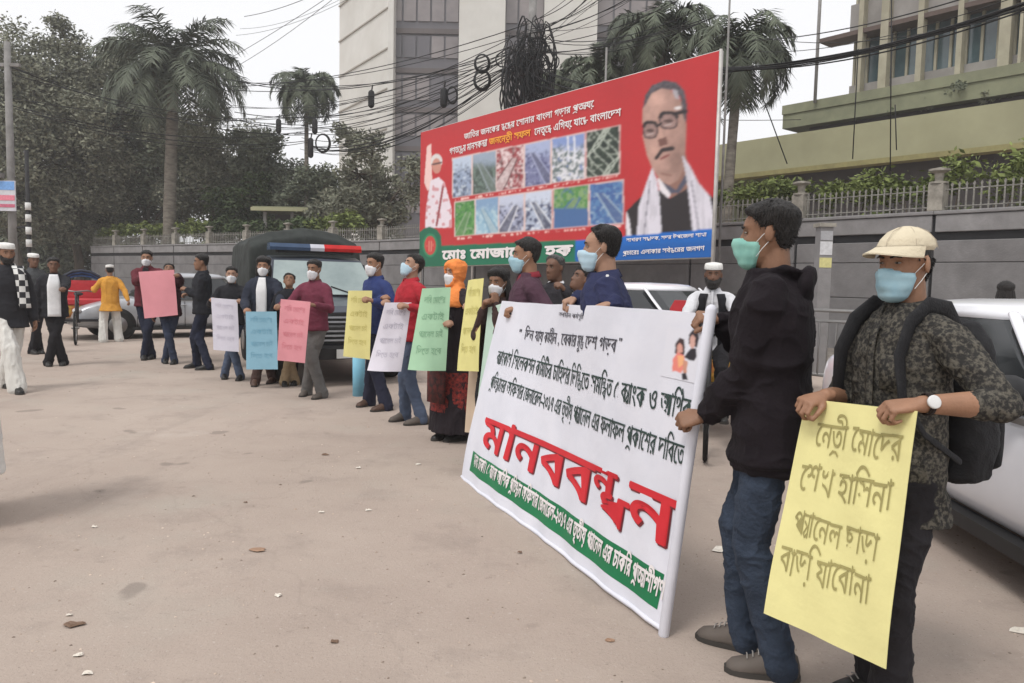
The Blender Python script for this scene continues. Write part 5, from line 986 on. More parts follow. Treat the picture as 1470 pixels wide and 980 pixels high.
# the row
ph('masked man in a dark red jacket at the left end of the row', ((207, 516), (219, 515)), (208, 360), 170, topm=C_('dark_red', 92, 36, 44), top='jacket', open_=(.05, C_('tee_black', 28, 28, 32)), legm=jeansd, mask=mwhite, lh=AT(252, 395, dep(213, 516) - .4), rh=AT(203, 398, dep(213, 516) - .4))
ph('person bending behind the big pink placard in dark clothes', ((237, 521), (251, 522)), (240, 377), 175, topm=C_('maroon_dark', 60, 30, 38), top='hoodie', legm=jeans, skin=1, head=(0, -30, 0), lh=AT(256, 396, dep(243, 521) - .45), rh=None)
ph('man in a black jacket turned sideways towards the pink placard', ((283, 528), (300, 531)), (290, 362), 95, topm=C_('jacket_black', 30, 31, 36), top='jacket', legm=jeansd, skin=1, lh=AT(268, 416, dep(290, 529) - .1), rh=AT(272, 422, dep(290, 529) + .2), hair='short')
ph('man in a black jumper with a white mask holding the white placard', ((322, 543), (346, 545)), (329, 381), 172, topm=C_('jumper_black', 34, 34, 38), top='shirt', legm=jeansb, mask=mwhite, skin=2, lh=AT(348, 432, dep(335, 544) - .33), rh=AT(303, 431, dep(335, 544) - .33))
ph('long haired man in an open navy jacket over a white shirt', ((366, 553), (392, 549)), (379, 368), 168, topm=C_('navy_jacket', 40, 44, 56), top='jacket', open_=(.06, mk('shirt_bright', (.75, .75, .76))), legm=C_('brown_trousers', 70, 52, 48), mask=mwhite, hair='long', shoem=brown_shoe, lh=AT(401, 437, dep(379, 551) - .38), rh=AT(353, 443, dep(379, 551) - .35))
ph('man in a burgundy shirt and grey trousers standing before the truck', ((440, 567), (463, 571)), (444, 371), 150, topm=C_('burgundy', 106, 46, 62), top='shirt', legm=C_('grey_denim', 100, 98, 96), legs='trousers', mask=mwhite, skin=1, shoem=grey_shoe, lh=AT(452, 438, dep(452, 569) - .35), rh=AT(403, 438, dep(452, 569) - .35))
ph('man hidden behind the pink placard with his khaki trousers showing', ((408, 553), (424, 552)), (414, 398), 175, topm=C_('jacket_black', 30, 31, 36), legm=C_('khaki', 160, 138, 108), legs='trousers', skin=1, head=(0, -30, 0), lean=(0, .1))
ph('man in a dark blue shirt with a white mask holding the yellow placard', ((530, 582), (555, 589)), (538, 360), 128, topm=C_('royal_navy', 44, 56, 104), top='shirt', legm=C_('navy_trousers', 36, 38, 54), legs='trousers', mask=mwhite, shoem=brown_shoe, lh=AT(536, 432, dep(542, 586) - .35), rh=AT(549, 428, dep(542, 586) - .25), lean=(0, .04))
ph('man in a red shirt with thick black hair looking down at the white placard', ((581, 603), (606, 609)), (578, 361), 118, topm=C_('red_shirt', 170, 40, 50), top='shirt', legm=jeansb, mask=mpale, skin=2, lh=AT(588, 440, dep(593, 606) - .35), rh=AT(556, 437, dep(593, 606) - .15), head=(0, -22, 0), lean=(0, .05), shoem=grey_shoe)
orange = cloth('orange_scarf', (240, 138, 70), .8)
def redpattern(root, M, tl, hp, J):
    m = mk('robe_print', L_((150, 52, 44)), (.012, .01, .012), scale=34, rough=.8, detail=3); s = Soup(); rows = []
    for z, a_, c0 in ((.30, .262, .212), (.42, .258, .208), (.55, .245, .195), (.68, .23, .18)): rows.append([tl(a_ * math.cos(t), c0 * math.sin(t), z) for t in [math.pi * (.04 + .92 * k / 14) for k in range(15)]])
    s.rings(rows, cap=False, closed=False); o = obj('printed_panel', s.mesh('p'), m, root)
    s = Soup(); s.box(tl(-.06, .26, .55), (.22, .05, .3)); obj('handbag', s.mesh('b'), mk('bag_dark_red', L_((104, 44, 40)), (.02, .015, .015), scale=20), root)
ph('woman in an orange headscarf and long black robe with a red printed panel', ((640, 629), (662, 632)), (660, 374), 128, top='abaya', topz=.1, topm=(C_('robe_black', 34, 28, 32), orange), legs='slim', legm=blk, cap='hijab', hair=None, mask=mwhite, lh=AT(676, 440, 5.85), rh=AT(641, 462, dep(650, 631) - .25), skin=2, extra=redpattern, vox=.009)
P_ = AT(716, 400, 5.75); P_.z = 0
person('person with long black hair and white mask at the left end of the banner', P_, R(150), H_(714, 389, P_), topm=C_('brown_jacket', 60, 44, 42), legm=blk, mask=mwhite, hair='long', skin=1, lh=AT(712, 436, 5.6), rh=AT(694, 444, 5.6), vox=.009)
P_ = AT(757, 400, 5.35); P_.z = 0
person('man in a plum shirt and blue mask behind the left part of the banner', P_, R(98), H_(752, 345, P_), topm=C_('plum', 74, 50, 62), top='shirt', collar=C_('collar_red', 130, 40, 50), legm=jeans, mask=mblue, lh=AT(745, 440, 5.1), rh=AT(752, 440, 5.3), lhd=((-1, -.1, -.3), (0, .1, -1)), rhd=((-1, -.1, -.3), (0, .1, -1)), vox=.008, hair='short')
P_ = AT(797, 400, 6.6); P_.z = 0
person('older man with a white scarf round his neck behind the banner', P_, R(140), H_(797, 368, P_), topm=C_('coat_dark', 44, 42, 46), top='jacket', legm=blk, hair='recede', grey=True, skin=3, vox=.009, collar=mk('scarf_white', (.7, .7, .72)), lh=AT(812, 418, 6.2), rh=None)
P_ = AT(830, 400, 6.2); P_.z = 0
person('short man in a white shirt bending his head behind the banner', P_, R(120), H_(824, 383, P_), topm=wshirt, legm=blk, hair='short', skin=3, vox=.009, head=(0, -25, 0), rh=None)
P_ = AT(880, 400, 4.0); P_.z = 0
def stripe(root, M, tl, hp, J):
    s = Soup(); S0 = J['SH'][0]; s.tube([tl(-.06, -.02, 1.47), tl(-.12, -.015, 1.455), S0 + Vector((0, 0, .058)), S0.lerp(J['E'][0], .35) + Vector((-.055, -.02, .02))], .012, n=6); obj('shoulder_stripe', s.mesh('s'), mk('stripe_white', (.7, .7, .7)), root)
person('balding man in a navy tracksuit top above the middle of the banner', P_, R(93), H_(872, 327, P_), topm=C_('tracksuit_navy', 42, 46, 76), top='jacket', legm=jeansd, hair='recede', mask=mpale, skin=2, vox=.0065, lh=AT(880, 434, 3.78), rh=AT(832, 426, 4.15), lhd=((-1, -.1, -.35), (0, .1, -1)), rhd=((-1, -.1, -.35), (0, .1, -1)), extra=stripe, wide=1.05, lean=(0, .05), curl=(60, 70, 50))
# right foreground
P_, ft = at_feet((1068, 936), (1118, 975))
person('man in a black hooded sweatshirt and jeans holding the right end of the banner', P_, R(86), H_(1100, 294, P_), feet=(G(1118, 972), G(1068, 932)), top='hoodie', topz=.80, topm=C_('hoodie_black', 24, 19, 23, v=.7), legs='jeans', legm=cloth('jeans_near', (50, 60, 76), .6, .4), hair='short', mask=mteal, skin=1, shoem=grey_shoe, vox=.0055,
       lh=AT(1012, 596, 2.78), rh=AT(1036, 458, 2.88), lhd=((-.8, .1, -.2), (.3, .5, -.6)), rhd=((-.9, .0, .1), (0, .4, -.8)), curl=(62, 70, 50), lpole=(-.5, -.8, -1.0), rpole=(.6, .0, -.8), wide=1.0, lean=(0, .03))
P_ = AT(1302, 400, 2.40); P_.z = 0
shirtm = mk('patterned_shirt', L_((92, 88, 80)), L_((46, 45, 44)), scale=70, rough=.85, bump=.2, bscale=70, detail=3, spec=.12)
cr = [n for n in shirtm.node_tree.nodes if n.type == 'VALTORGB'][0]; cr.color_ramp.elements[0].position = .44; cr.color_ramp.elements[1].position = .62
strapm = mk('backpack_black', (.018, .018, .02), (.012, .012, .014), scale=30, rough=.8, bump=.3, bscale=120)
def shirt_bits(root, tl):
    s = Soup(); rows = []
    for z, yy in ((.76, .152), (.9, .134), (1.0, .130), (1.1, .128), (1.2, .132), (1.3, .134), (1.37, .126), (1.42, .108)): rows.append([tl(-.016, yy, z), tl(0, yy + .004, z), tl(.016, yy, z)])
    s.rings(rows, cap=False, closed=False); o = obj('placket', s.mesh('p'), shirtm, root); md = o.modifiers.new('s', 'SOLIDIFY'); md.thickness = .004
    for z, yy in ((.84, .146), (.94, .136), (1.04, .133), (1.14, .134), (1.24, .138), (1.34, .134)): s = Soup(); s.ell(tl(0, yy + .004, z), (.006, .003, .006), None, 10, 5); obj('button', s.mesh('b'), mk('button', (.02, .02, .02), rough=.3), root)
    s = Soup(); s.rings([[tl(x, .131 - 2.2 * (x + .085) ** 2 * 0 - (abs(x) - .04) * .16, z) for x in (-.125, -.1, -.07, -.045)] for z in (1.19, 1.25, 1.31)], cap=False, closed=False); o = obj('pocket', s.mesh('p'), shirtm, root); md = o.modifiers.new('s', 'SOLIDIFY'); md.thickness = .005
def watch(root, M, tl, hp, J):
    shirt_bits(root, tl)
    w0 = J['W'][0]; e0 = J['E'][0]; d = (w0 - e0).normalized(); c0 = w0 - d * .02; up = Vector((0, 0, 1)); up = (up - d * up.dot(d)).normalized(); MI3 = (WM((0, 0, 0), M.to_euler().z)).to_3x3().inverted(); out = (MI3 @ Vector((-.55, -1, .35))); out = (out - d * out.dot(d)).normalized()
    s = Soup(); sd_ = d.cross(up); s.rings([[c0 + d * x + (up * math.sin(a) + sd_ * math.cos(a)) * .0305 for a in [2 * math.pi * k / 18 for k in range(18)]] for x in (-.009, .009)], cap=False); o = obj('watch_strap', s.mesh('s'), mk('watch_brown', (.02, .012, .01)), root); md = o.modifiers.new('s', 'SOLIDIFY'); md.thickness = .004
    s = Soup(); y_ = d.cross(out).normalized(); s.rings([[c0 + out * z + (d * math.cos(a) + y_ * math.sin(a)) * r_ for a in [2 * math.pi * k / 20 for k in range(20)]] for z, r_ in ((.03, .020), (.038, .021), (.040, .018))]); obj('watch_face', s.mesh('f'), mk('watch_white', (.75, .75, .74), rough=.2), root)
U_h = H_(1285, 335, P_)
uroot = person('man in a cream cap and dark patterned shirt holding the big yellow placard', P_, R(134), U_h, feet=(Vector((P_.x - .04, P_.y - .16, 0)), Vector((P_.x + .05, P_.y + .13, 0))), top='shirt', topz=.74, topm=shirtm, legs='trousers', legm=C_('charcoal_trousers', 32, 30, 33), hair='short', mask=mblue, cap='visor', skin=0, vox=.0052,
       lh=AT(1322, 580, 2.08), rh=AT(1185, 568, 2.40), lhd=((-1, .15, -.15), (-.2, .3, -1)), rhd=((-.9, -.35, -.2), (.2, .3, -1)), curl=(48, 62, 40), sleeve=.45, head=(10, 2, 0), extra=watch, lpole=(-.8, -.7, -.7), rpole=(.6, -.4, -.9), wide=1.02)
UF = R(134) + math.atan2(-P_.x, P_.y)
bp = thing('backpack', 'black backpack worn on the back of the man in the cream cap', 'backpack', P_, UF, None, U_h / 1.72)
s = Soup(); s.rings([[Vector((a_ * math.copysign(abs(math.cos(t)) ** .7, math.cos(t)), -.215 + c0 * math.copysign(abs(math.sin(t)) ** .7, math.sin(t)) - o_, z)) for t in [2 * math.pi * k / 24 for k in range(24)]] for z, a_, c0, o_ in ((.86, .1, .05, 0), (.88, .15, .085, .01), (1.0, .165, .10, .02), (1.2, .16, .09, .01), (1.34, .145, .07, 0), (1.42, .1, .045, -.01), (1.435, .05, .02, -.01))])
finish('pack', s, strapm, bp, voxel=.008, fold=.006, fscale=(9, 9, 9))
s = Soup(); s.rings([[Vector((a_ * math.copysign(abs(math.cos(t)) ** .6, math.cos(t)), -.335 + c0 * math.sin(t), z)) for t in [2 * math.pi * k / 20 for k in range(20)]] for z, a_, c0 in ((.9, .09, .01), (.92, .12, .03), (1.05, .125, .035), (1.13, .12, .02), (1.15, .1, .008))]); finish('front_pocket', s, strapm, bp, voxel=.008, fold=.004)
for sx in (-1, 1):
    s = Soup(); s.tube([Vector((sx * .10, -.13, 1.40)), Vector((sx * .112, -.07, 1.468)), Vector((sx * .118, .02, 1.478)), Vector((sx * .125, .095, 1.42)), Vector((sx * .135, .142, 1.31)), Vector((sx * .15, .135, 1.18)), Vector((sx * .185, .07, 1.06)), Vector((sx * .17, -.1, .96))], [.024, .027, .03, .03, .028, .022, .012, .012], n=10, flat=.3, up=(1, 0, 0)); obj('shoulder_strap', s.mesh('s'), strapm, bp)
P_ = AT(1445, 400, 8.2); P_.z = 0
person('dark haired person behind the white car at right, only the head showing', P_, R(10), H_(1445, 408, P_), topm=C_('jacket_black', 30, 31, 36), legm=blk, hair='long', skin=1)
P_ = Vector((-2.99, 4.1, 0))
person('man in a long white tunic just leaving the picture at the lower left', P_, R(100), 1.7, top='kurta', topz=.3, topm=C_('white_tunic', 222, 220, 216), legs='pyjama', legm=wht, skin=1, feet=(Vector((-3.1, 3.95, 0)), Vector((-3.14, 4.35, 0))))
# ------------------------------------------------------------------ poles and cables
conc = mk('pole_concrete', L_((140, 138, 136)), L_((112, 110, 108)), scale=3, rough=.9, bump=.2, dirt=.3); cabm = mk('cable_black', (.014, .014, .015), rough=.6)
def pole(label, px, Y, ztop_px, r0=.11, r1=.07, arms=(), mat=None, cat='pole'):
    b0 = atg(px, Y); zt = ZAT(px, ztop_px, b0); rt = thing('utility_pole', label, cat, b0); s = Soup(); s.tube([(0, 0, -.1), (0, 0, zt * .5), (0, 0, zt)], [r0, (r0 + r1) / 2, r1], n=12, round_=False); obj('shaft', s.mesh('s'), mat or conc, rt)
    for z, w_ in arms: s = Soup(); s.box((0, 0, z), (w_, .09, .09)); s.box((w_ * .42, 0, z + .1), (.06, .06, .14)); s.box((-w_ * .42, 0, z + .1), (.06, .06, .14)); stuff(obj('crossarm', s.mesh('s', False), conc, rt))
    return rt, b0, zt
lp, lpb, lpz = pole('tall pale concrete pole with a small crossarm at the far left', 20, 24, 60, .13, .09, arms=())
s = Soup(); s.box((0, 0, ZAT(20, 93, lpb)), (.75, .1, .1)); obj('crossarm', s.mesh('s', False), conc, lp)
s = Soup(); zz = ZAT(20, 265, lpb); s.box((0, 0, 0), (.66, .05, 1.0)); sg = thing('street_sign', 'blue, white and red notice board fixed to the pale pole at the far left', 'sign', (lpb.x - .1, lpb.y - .2, ZAT(16, 282, lpb)))
s = Soup(); s.box((0, 0, 0), (.72, .04, .92)); obj('board', s.mesh('s', False), mk('sign_white', L_((206, 206, 212)), dirt=.2), sg)
for z, h_, c in ((.31, .26, (110, 150, 200)), (-.06, .16, (204, 120, 136)), (-.3, .1, (176, 96, 116))): s = Soup(); s.box((0, -.024, z), (.68, .012, h_)); obj('band', s.mesh('s', False), mk('sign_%d' % c[0], L_(c), tuple(x * 1.25 for x in L_(c)), scale=20, detail=2), sg)
sf = lambda u, v: (Vector((-.3 + .6 * u, -.032, .2 + .22 * v)), Vector((0, -1, 0)))
s = Soup(); s.box((-.3, .0, .62), (.5, .3, .14)); obj('lamp_box', s.mesh('s', False), conc, sg)
bp_, bpb, bpz = pole('thin post with white and black bands beside the pale pole at the left', 43, 21, 215, .055, .05, mat=mk('post_dark', (.03, .03, .032)))
for py in (296, 313, 331, 349): z = ZAT(43, py, bpb); s = Soup(); s.tube([(0, 0, z - .1), (0, 0, z + .1)], .072, n=12, round_=False); obj('white_band', s.mesh('s'), mk('band_white', (.66, .66, .64)), bp_)
s = Soup(); s.tube([(0, 0, ZAT(43, 325, bpb)), (-.3, 0, ZAT(43, 327, bpb))], .03, n=6); obj('bracket', s.mesh('s'), mk('post_dark', (.03, .03, .032)), bp_)
tp, tpb, tpz = pole('concrete pole carrying the big tangle of black cables, behind the billboard', 756, 26.5, -60, .17, .13, arms=((8.2, 1.6), (9.2, 1.4)))
np_, npb, npz = pole('slim pale pole standing just behind the top right corner of the billboard', 1031, 17.6, -40, .035, .022)
n2, n2b, n2z = pole('short thin post rising just above the billboard between the palms', 861, 22.5, 68, .035, .03)
# notice post by the wall
b0 = atg(1180, 12.2); zt = ZAT(1180, 326, b0); rt = thing('notice_post', 'square concrete post with white and yellow paper notices behind the hooded man', 'post', b0); s = Soup(); s.box((0, 0, zt / 2), (.2, .2, zt)); obj('post', s.mesh('s', False), plaster2, rt); s = Soup(); s.box((0, 0, zt + .03), (.26, .26, .06)); obj('post_cap', s.mesh('s', False), palepost, rt)
for pa, pb, c in ((347, 366, (206, 206, 208)), (370, 384, (206, 200, 140)), (332, 345, (165, 165, 168))): za, zb = ZAT(1180, pa, b0), ZAT(1180, pb, b0); s = Soup(); s.box((0, -.103, (za + zb) / 2), (.19, .006, za - zb)); obj('notice', s.mesh('s', False), mk('notice_%d_%d' % c[:2], L_(c), scale=20), rt)
def sag(a, b_, sg, n=14): a, b_ = Vector(a), Vector(b_); return [a.lerp(b_, k / n) - Vector((0, 0, sg * 4 * (k / n) * (1 - k / n))) for k in range(n + 1)]
def bundle(label, pa, Ya, pb, Yb, n, spread=.25, r=.014, sg=.25, spl=None, seed=0):
    rr_ = random.Random(seed); A_, B_ = AT(pa[0], pa[1], Ya), AT(pb[0], pb[1], Yb); rt = thing('cable_bundle', label, 'cables', A_)
    for k in range(n):
        o1 = Vector((rr_.uniform(-.3, .3), rr_.uniform(-.3, .3), rr_.uniform(-1, 1))) * spread; o2 = Vector((rr_.uniform(-.3, .3), rr_.uniform(-.3, .3), rr_.uniform(-1, 1))) * (spl if spl is not None else spread); s = Soup(); s.tube([p - A_ for p in sag(A_ + o1, B_ + o2, sg * rr_.uniform(.6, 1.5))], r * .8 * rr_.uniform(.6, 1.4), n=4, round_=False); obj('cable', s.mesh('cable'), cabm, rt)
    return rt
bundle('thick black cable bundle crossing in front of the office building to the billboard corner', (1500, -2, )[:2], 13, (1020, 100), 19, 9, .07, .02, .25, .07, 1)
bundle('cable bundle running from the billboard corner over its top edge to the cable tangle', (1020, 100), 19, (760, 98), 26.3, 6, .07, .018, .5, .5, 2)
bundle('fan of cables rising from the tangle to the upper right across the palm crowns', (758, 70), 26.4, (1010, -30), 20, 11, .6, .015, .35, 1.1, 3)
bundle('fan of cables rising from the tangle towards the top edge of the picture', (758, 45), 26.4, (900, -60), 23, 9, .7, .014, .3, .9, 4)
bundle('loose cables falling from the tangle to the left across the tower', (752, 60), 26.4, (330, 150), 38, 13, .55, .017, .8, 1.3, 5)
bundle('cable bundle from the tangle down to the coils beside the small palm', (750, 88), 26.4, (445, 212), 37, 8, .22, .022, .9, .15, 6)
bundle('middle cables crossing the dark glass bay of the tower', (752, 75), 26.4, (430, 185), 38, 9, .4, .016, 1.0, 1.0, 7)
bundle('three thin cables crossing the pale sky at the upper left', (500, -25), 24, (250, 130), 40, 2, .15, .018, .3, .3, 8)
bundle('single thin cables high in the sky above the left palm', (560, -60), 24, (340, 45), 34, 3, .5, .013, .3, 1.2, 9)
bundle('cables running from the small palm across the dark trees to the left pole', (445, 190), 37, (20, 120), 25, 9, .9, .016, .5, .9, 10)
bundle('pair of cables leaving the right edge of the picture over the office windows', (1500, -15), 12, (1080, 60), 24, 3, .3, .016, .3, .3, 11)
bundle('thin cable low over the white sky beside the office', (1150, 172), 30, (900, 165), 30, 1, .05, .012, .1, .1, 12)
for k, (px, y0, y1, px2) in enumerate(((1232, 70, 228, 1224), (1280, -10, 245, 1278), (1285, 150, 215, 1287), (1095, 140, 235, 1130))):
    A_, B_ = AT(px, y0, 16), AT(px2, y1, 16); s = Soup(); s.tube([A_ - A_, B_ - A_], .012, n=5, round_=False); o = obj('hanging_cable', s.mesh('c'), cabm, loc=A_); tag(o, ['hanging cable in front of the first office fins', 'long hanging cable reaching down to the dark porch wall', 'short second cable hanging beside the long one', 'slanting wire left of the office slab against the sky'][k], 'cable')
rr_ = random.Random(3); ct = thing('cable_tangle', 'dense dark tangle of looped cables hanging on the pole above the billboard', 'cables', (tpb.x, tpb.y - .3, 0))
for k in range(64):
    c = Vector((rr_.gauss(0, .34), rr_.uniform(-.3, .3), ZAT(756, rr_.triangular(40, 162, 105), tpb))); a0 = rr_.uniform(0, 6.3); rx, rz = rr_.uniform(.15, .5), rr_.uniform(.3, .85); s = Soup(); yaw = rr_.uniform(-.9, .9)
    s.tube([c + Vector((rx * math.cos(a0 + t) * math.cos(yaw), rx * math.cos(a0 + t) * math.sin(yaw), rz * math.sin(a0 + t) * (1 + .2 * math.sin(3 * t + k)))) for t in [k2 * 6.6 / 16 for k2 in range(17)]], rr_.uniform(.014, .03), n=5, round_=False); obj('loop', s.mesh('loop'), cabm, ct)
for k in range(26): z = ZAT(756, rr_.uniform(50, 120), tpb); x = rr_.uniform(-.9, .9); s = Soup(); s.tube([Vector((x, 0, z)), Vector((x + rr_.uniform(-.2, .2), rr_.uniform(-.2, .2), z - rr_.uniform(.6, 1.4))), Vector((x + rr_.uniform(-.3, .3), 0, z - rr_.uniform(1.4, 2.2)))], rr_.uniform(.014, .035), n=5); obj('loose_end', s.mesh('e'), cabm, ct)
def coil(label, px, py, Y, rx, rz, n=5):
    c = AT(px, py, Y); rt = thing('cable_coil', label, 'cable', c, 0, 'coils of spare cable hanging from the lines')
    for k in range(n): s = Soup(); s.tube([Vector((rx * (1 + .06 * k) * math.cos(t), .03 * k, rz * (1 + .05 * k) * math.sin(t))) for t in [q * 2 * math.pi / 18 for q in range(19)]], .022, n=5, round_=False); obj('turn', s.mesh('t'), cabm, rt)
coil('upper ring of the figure eight coil hanging in front of the pale tower pier', 692, 90, 27, .22, .27); coil('lower double ring of the figure eight coil under it', 692, 114, 27, .24, .30); coil('small coil left of the figure eight against the glass bay', 649, 136, 28, .17, .28, 3)
coil('coil beside the trunk of the small palm', 463, 205, 36, .3, .38, 4)
def clos(label, px, py, Y, h_=.5):
    c = AT(px, py, Y); rt = thing('splice_box', label, 'cable box', c, 0, 'black splice boxes hanging from the cables'); s = Soup(); s.tube([(0, 0, h_ / 2), (0, 0, -h_ / 2)], .13, n=9); obj('case', s.mesh('c'), cabm, rt); s = Soup(); s.tube([(0, 0, h_ / 2), (.05, 0, h_ / 2 + .3)], .03, n=5); obj('hook', s.mesh('c'), cabm, rt)
clos('splice box hanging left of the figure eight coil', 637, 140, 28); clos('splice box hanging over the left tower wall', 533, 142, 32); clos('upper splice box near the small palm trunk', 452, 181, 36); clos('lower splice box under the coil by the palm', 446, 212, 36, .7); clos('lone splice box over the dark trees left of the palm', 400, 181, 38)
# ------------------------------------------------------------------ wheels, rickshaws
steel = mk('steel_dull', L_((140, 138, 136)), rough=.4, metal=.7); tyre = mk('tyre', (.018, .018, .018), rough=.85); redv = mk('red_vinyl', L_((184, 56, 62)), L_((160, 44, 50)), scale=5, rough=.45); bluep = mk('hood_blue', L_((70, 110, 170)), L_((50, 70, 110)), scale=8, rough=.5)
def wheel(parent, c, ax, r, name='wheel', spokes=14, wdt=.02):
    c = Vector(c); ax = Vector(ax).normalized(); u = ax.orthogonal().normalized(); v = ax.cross(u); s = Soup(); s.tube([c + (u * math.cos(t) + v * math.sin(t)) * r for t in [k * 2 * math.pi / 28 for k in range(29)]], wdt, n=7, round_=False); w_ = obj(name, s.mesh('tyre'), tyre, parent)
    s = Soup(); s.tube([c + (u * math.cos(t) + v * math.sin(t)) * (r - wdt * 1.1) for t in [k * 2 * math.pi / 28 for k in range(29)]], wdt * .55, n=5, round_=False); obj('rim', s.mesh('rim'), steel, w_)
    s = Soup(); s.tube([c - ax * .05, c + ax * .05], .025, n=8)
    for k in range(spokes): t = k * 2 * math.pi / spokes; s.tube([c + ax * (.03 if k % 2 else -.03), c + (u * math.cos(t) + v * math.sin(t)) * (r - wdt)], .003, n=3, round_=False)
    stuff(obj('spokes', s.mesh('sp'), steel, w_)); return w_
canv0 = mk('hood_dark', L_((50, 54, 66)), rough=.7)
def rickshaw(label, P, rz, hood=True):
    """three wheeled cycle rickshaw: forward = +Y"""
    rt = thing('cycle_rickshaw', label, 'rickshaw', P, rz); fm = mk('frame_dark', (.03, .03, .035), rough=.4)
    for sx in (-1, 1): wheel(rt, (sx * .5, -.75, .33), (1, 0, 0), .31)
    wheel(rt, (0, 1.05, .33), (1, 0, 0), .31)
    for nm, ps, r in (('frame', [(0, .72, .95), (0, .3, .42), (0, -.75, .33)], .02), ('top_tube', [(0, .75, .88), (0, .12, .78)], .018), ('seat_tube', [(0, .3, .4), (0, .08, .92)], .018), ('fork', [(0, .72, 1.0), (0, .8, .75), (0, 1.05, .33)], .018), ('handlebar', [(-.26, .55, 1.02), (-.2, .68, 1.04), (0, .72, 1.02), (.2, .68, 1.04), (.26, .55, 1.02)], .014), ('axle', [(-.52, -.75, .33), (.52, -.75, .33)], .018), ('side_rail', [(.36, .1, .45), (.42, -.9, .45)], .018), ('side_rail', [(-.36, .1, .45), (-.42, -.9, .45)], .018)):
        s = Soup(); s.tube(ps, r, n=7); obj(nm, s.mesh(nm), fm if nm != 'handlebar' else steel, rt)
    s = Soup(); s.tube([(0, .02, .96), (0, .2, .95)], [.09, .04], n=9, flat=.45); obj('saddle', s.mesh('sd'), tyre, rt)
    s = Soup(); s.box((0, -.22, .42), (.8, .5, .05)); obj('footboard', s.mesh('fb', False), fm, rt)
    def pad(nm, c, d, m_): s = Soup(); s.rings([[Vector(c) + Vector((x * d[0] / 2, y * d[1] / 2, z * d[2] / 2)) for x, y in ((-k, -1 * k), (k, -1 * k), (k, k), (-k, k))] for z, k in ((-1, .92), (-.6, 1), (.6, 1), (1, .9))]); obj(nm, s.mesh(nm, False), m_, rt)
    pad('seat_cushion', (0, -.68, .78), (.86, .46, .14), redv); pad('seat_box', (0, -.68, .58), (.82, .44, .26), mk('seat_panel', L_((150, 60, 50)), L_((180, 150, 60)), scale=16)); pad('seat_back', (0, -.94, 1.02), (.86, .1, .42), redv)
    for sx in (-1, 1): pad('arm_rest', (sx * .44, -.7, .93), (.06, .44, .1), redv)
    if hood:
        for k in range(4):
            a0 = R(20 + k * 14); rows = []
            for q in range(9): t = math.pi * q / 8; rows.append((.47 * math.cos(t), -.98 - math.cos(a0) * .16 - .05 * k, 1.02 + .42 * math.sin(t) * (1 - .08 * k)))
            s = Soup(); s.tube(rows, .03, n=6); obj('hood_fold', s.mesh('h'), bluep if k % 2 else canv0, rt)
    for sx in (-1, 1):
        s = Soup(); s.tube([(sx * .5, -.75 + .37 * math.cos(t), .33 + .37 * math.sin(t)) for t in [math.pi * (.05 + .9 * k / 10) for k in range(11)]], .035, n=5, flat=.4); obj('mudguard', s.mesh('m'), redv, rt)
    return rt
P_ = G(128, 496); rickshaw('empty cycle rickshaw with a red seat beside the man in mustard', Vector((P_.x - .75, P_.y + 1.0, 0)), R(206))
P_ = AT(1024, 400, 7.0); P_.z = 0
rk = rickshaw('cycle rickshaw with a bearded driver, half hidden behind the banner and the hooded man', P_, R(165), hood=False); RM = WM(rk.location, R(165))
dP = RM @ Vector((0, .06, 0))
def vest(root, M, tl, hp, J):
    g = Soup(); dz = J['H'][0].z - .905
    for part in (1,):
        rs = []
        for z0, a_, c0 in ((.9, .186, .136), (1.0, .18, .134), (1.1, .178, .132), (1.2, .184, .136), (1.3, .178, .138), (1.38, .15, .128), (1.43, .115, .1)): rs.append([tl(a_ * math.cos(t), (c0 + .006) * math.sin(t), z0) for t in [math.pi * (.62 + 1.76 * k / 20) for k in range(21)]])
        g.rings(rs, cap=False, closed=False)
    o = obj('waistcoat', g.mesh('w'), cloth('waistcoat_black', (30, 30, 34)), root); md = o.modifiers.new('s', 'SOLIDIFY'); md.thickness = .02; md.offset = 0
person('bearded rickshaw driver in a white cap, dark waistcoat and white shirt', dP, R(165), 1.56, worldface=True, seated=.93, extra=vest, feet=(RM @ Vector((-.12, .42, .22)), RM @ Vector((.12, .3, .5))), topm=wshirt, legm=blk, cap='skull', beard=.022, skin=3, hair='short', lh=RM @ Vector((-.24, .56, 1.03)), rh=RM @ Vector((.24, .56, 1.03)), vox=.009, open_=(.0001, wshirt), lean=(0, .12))
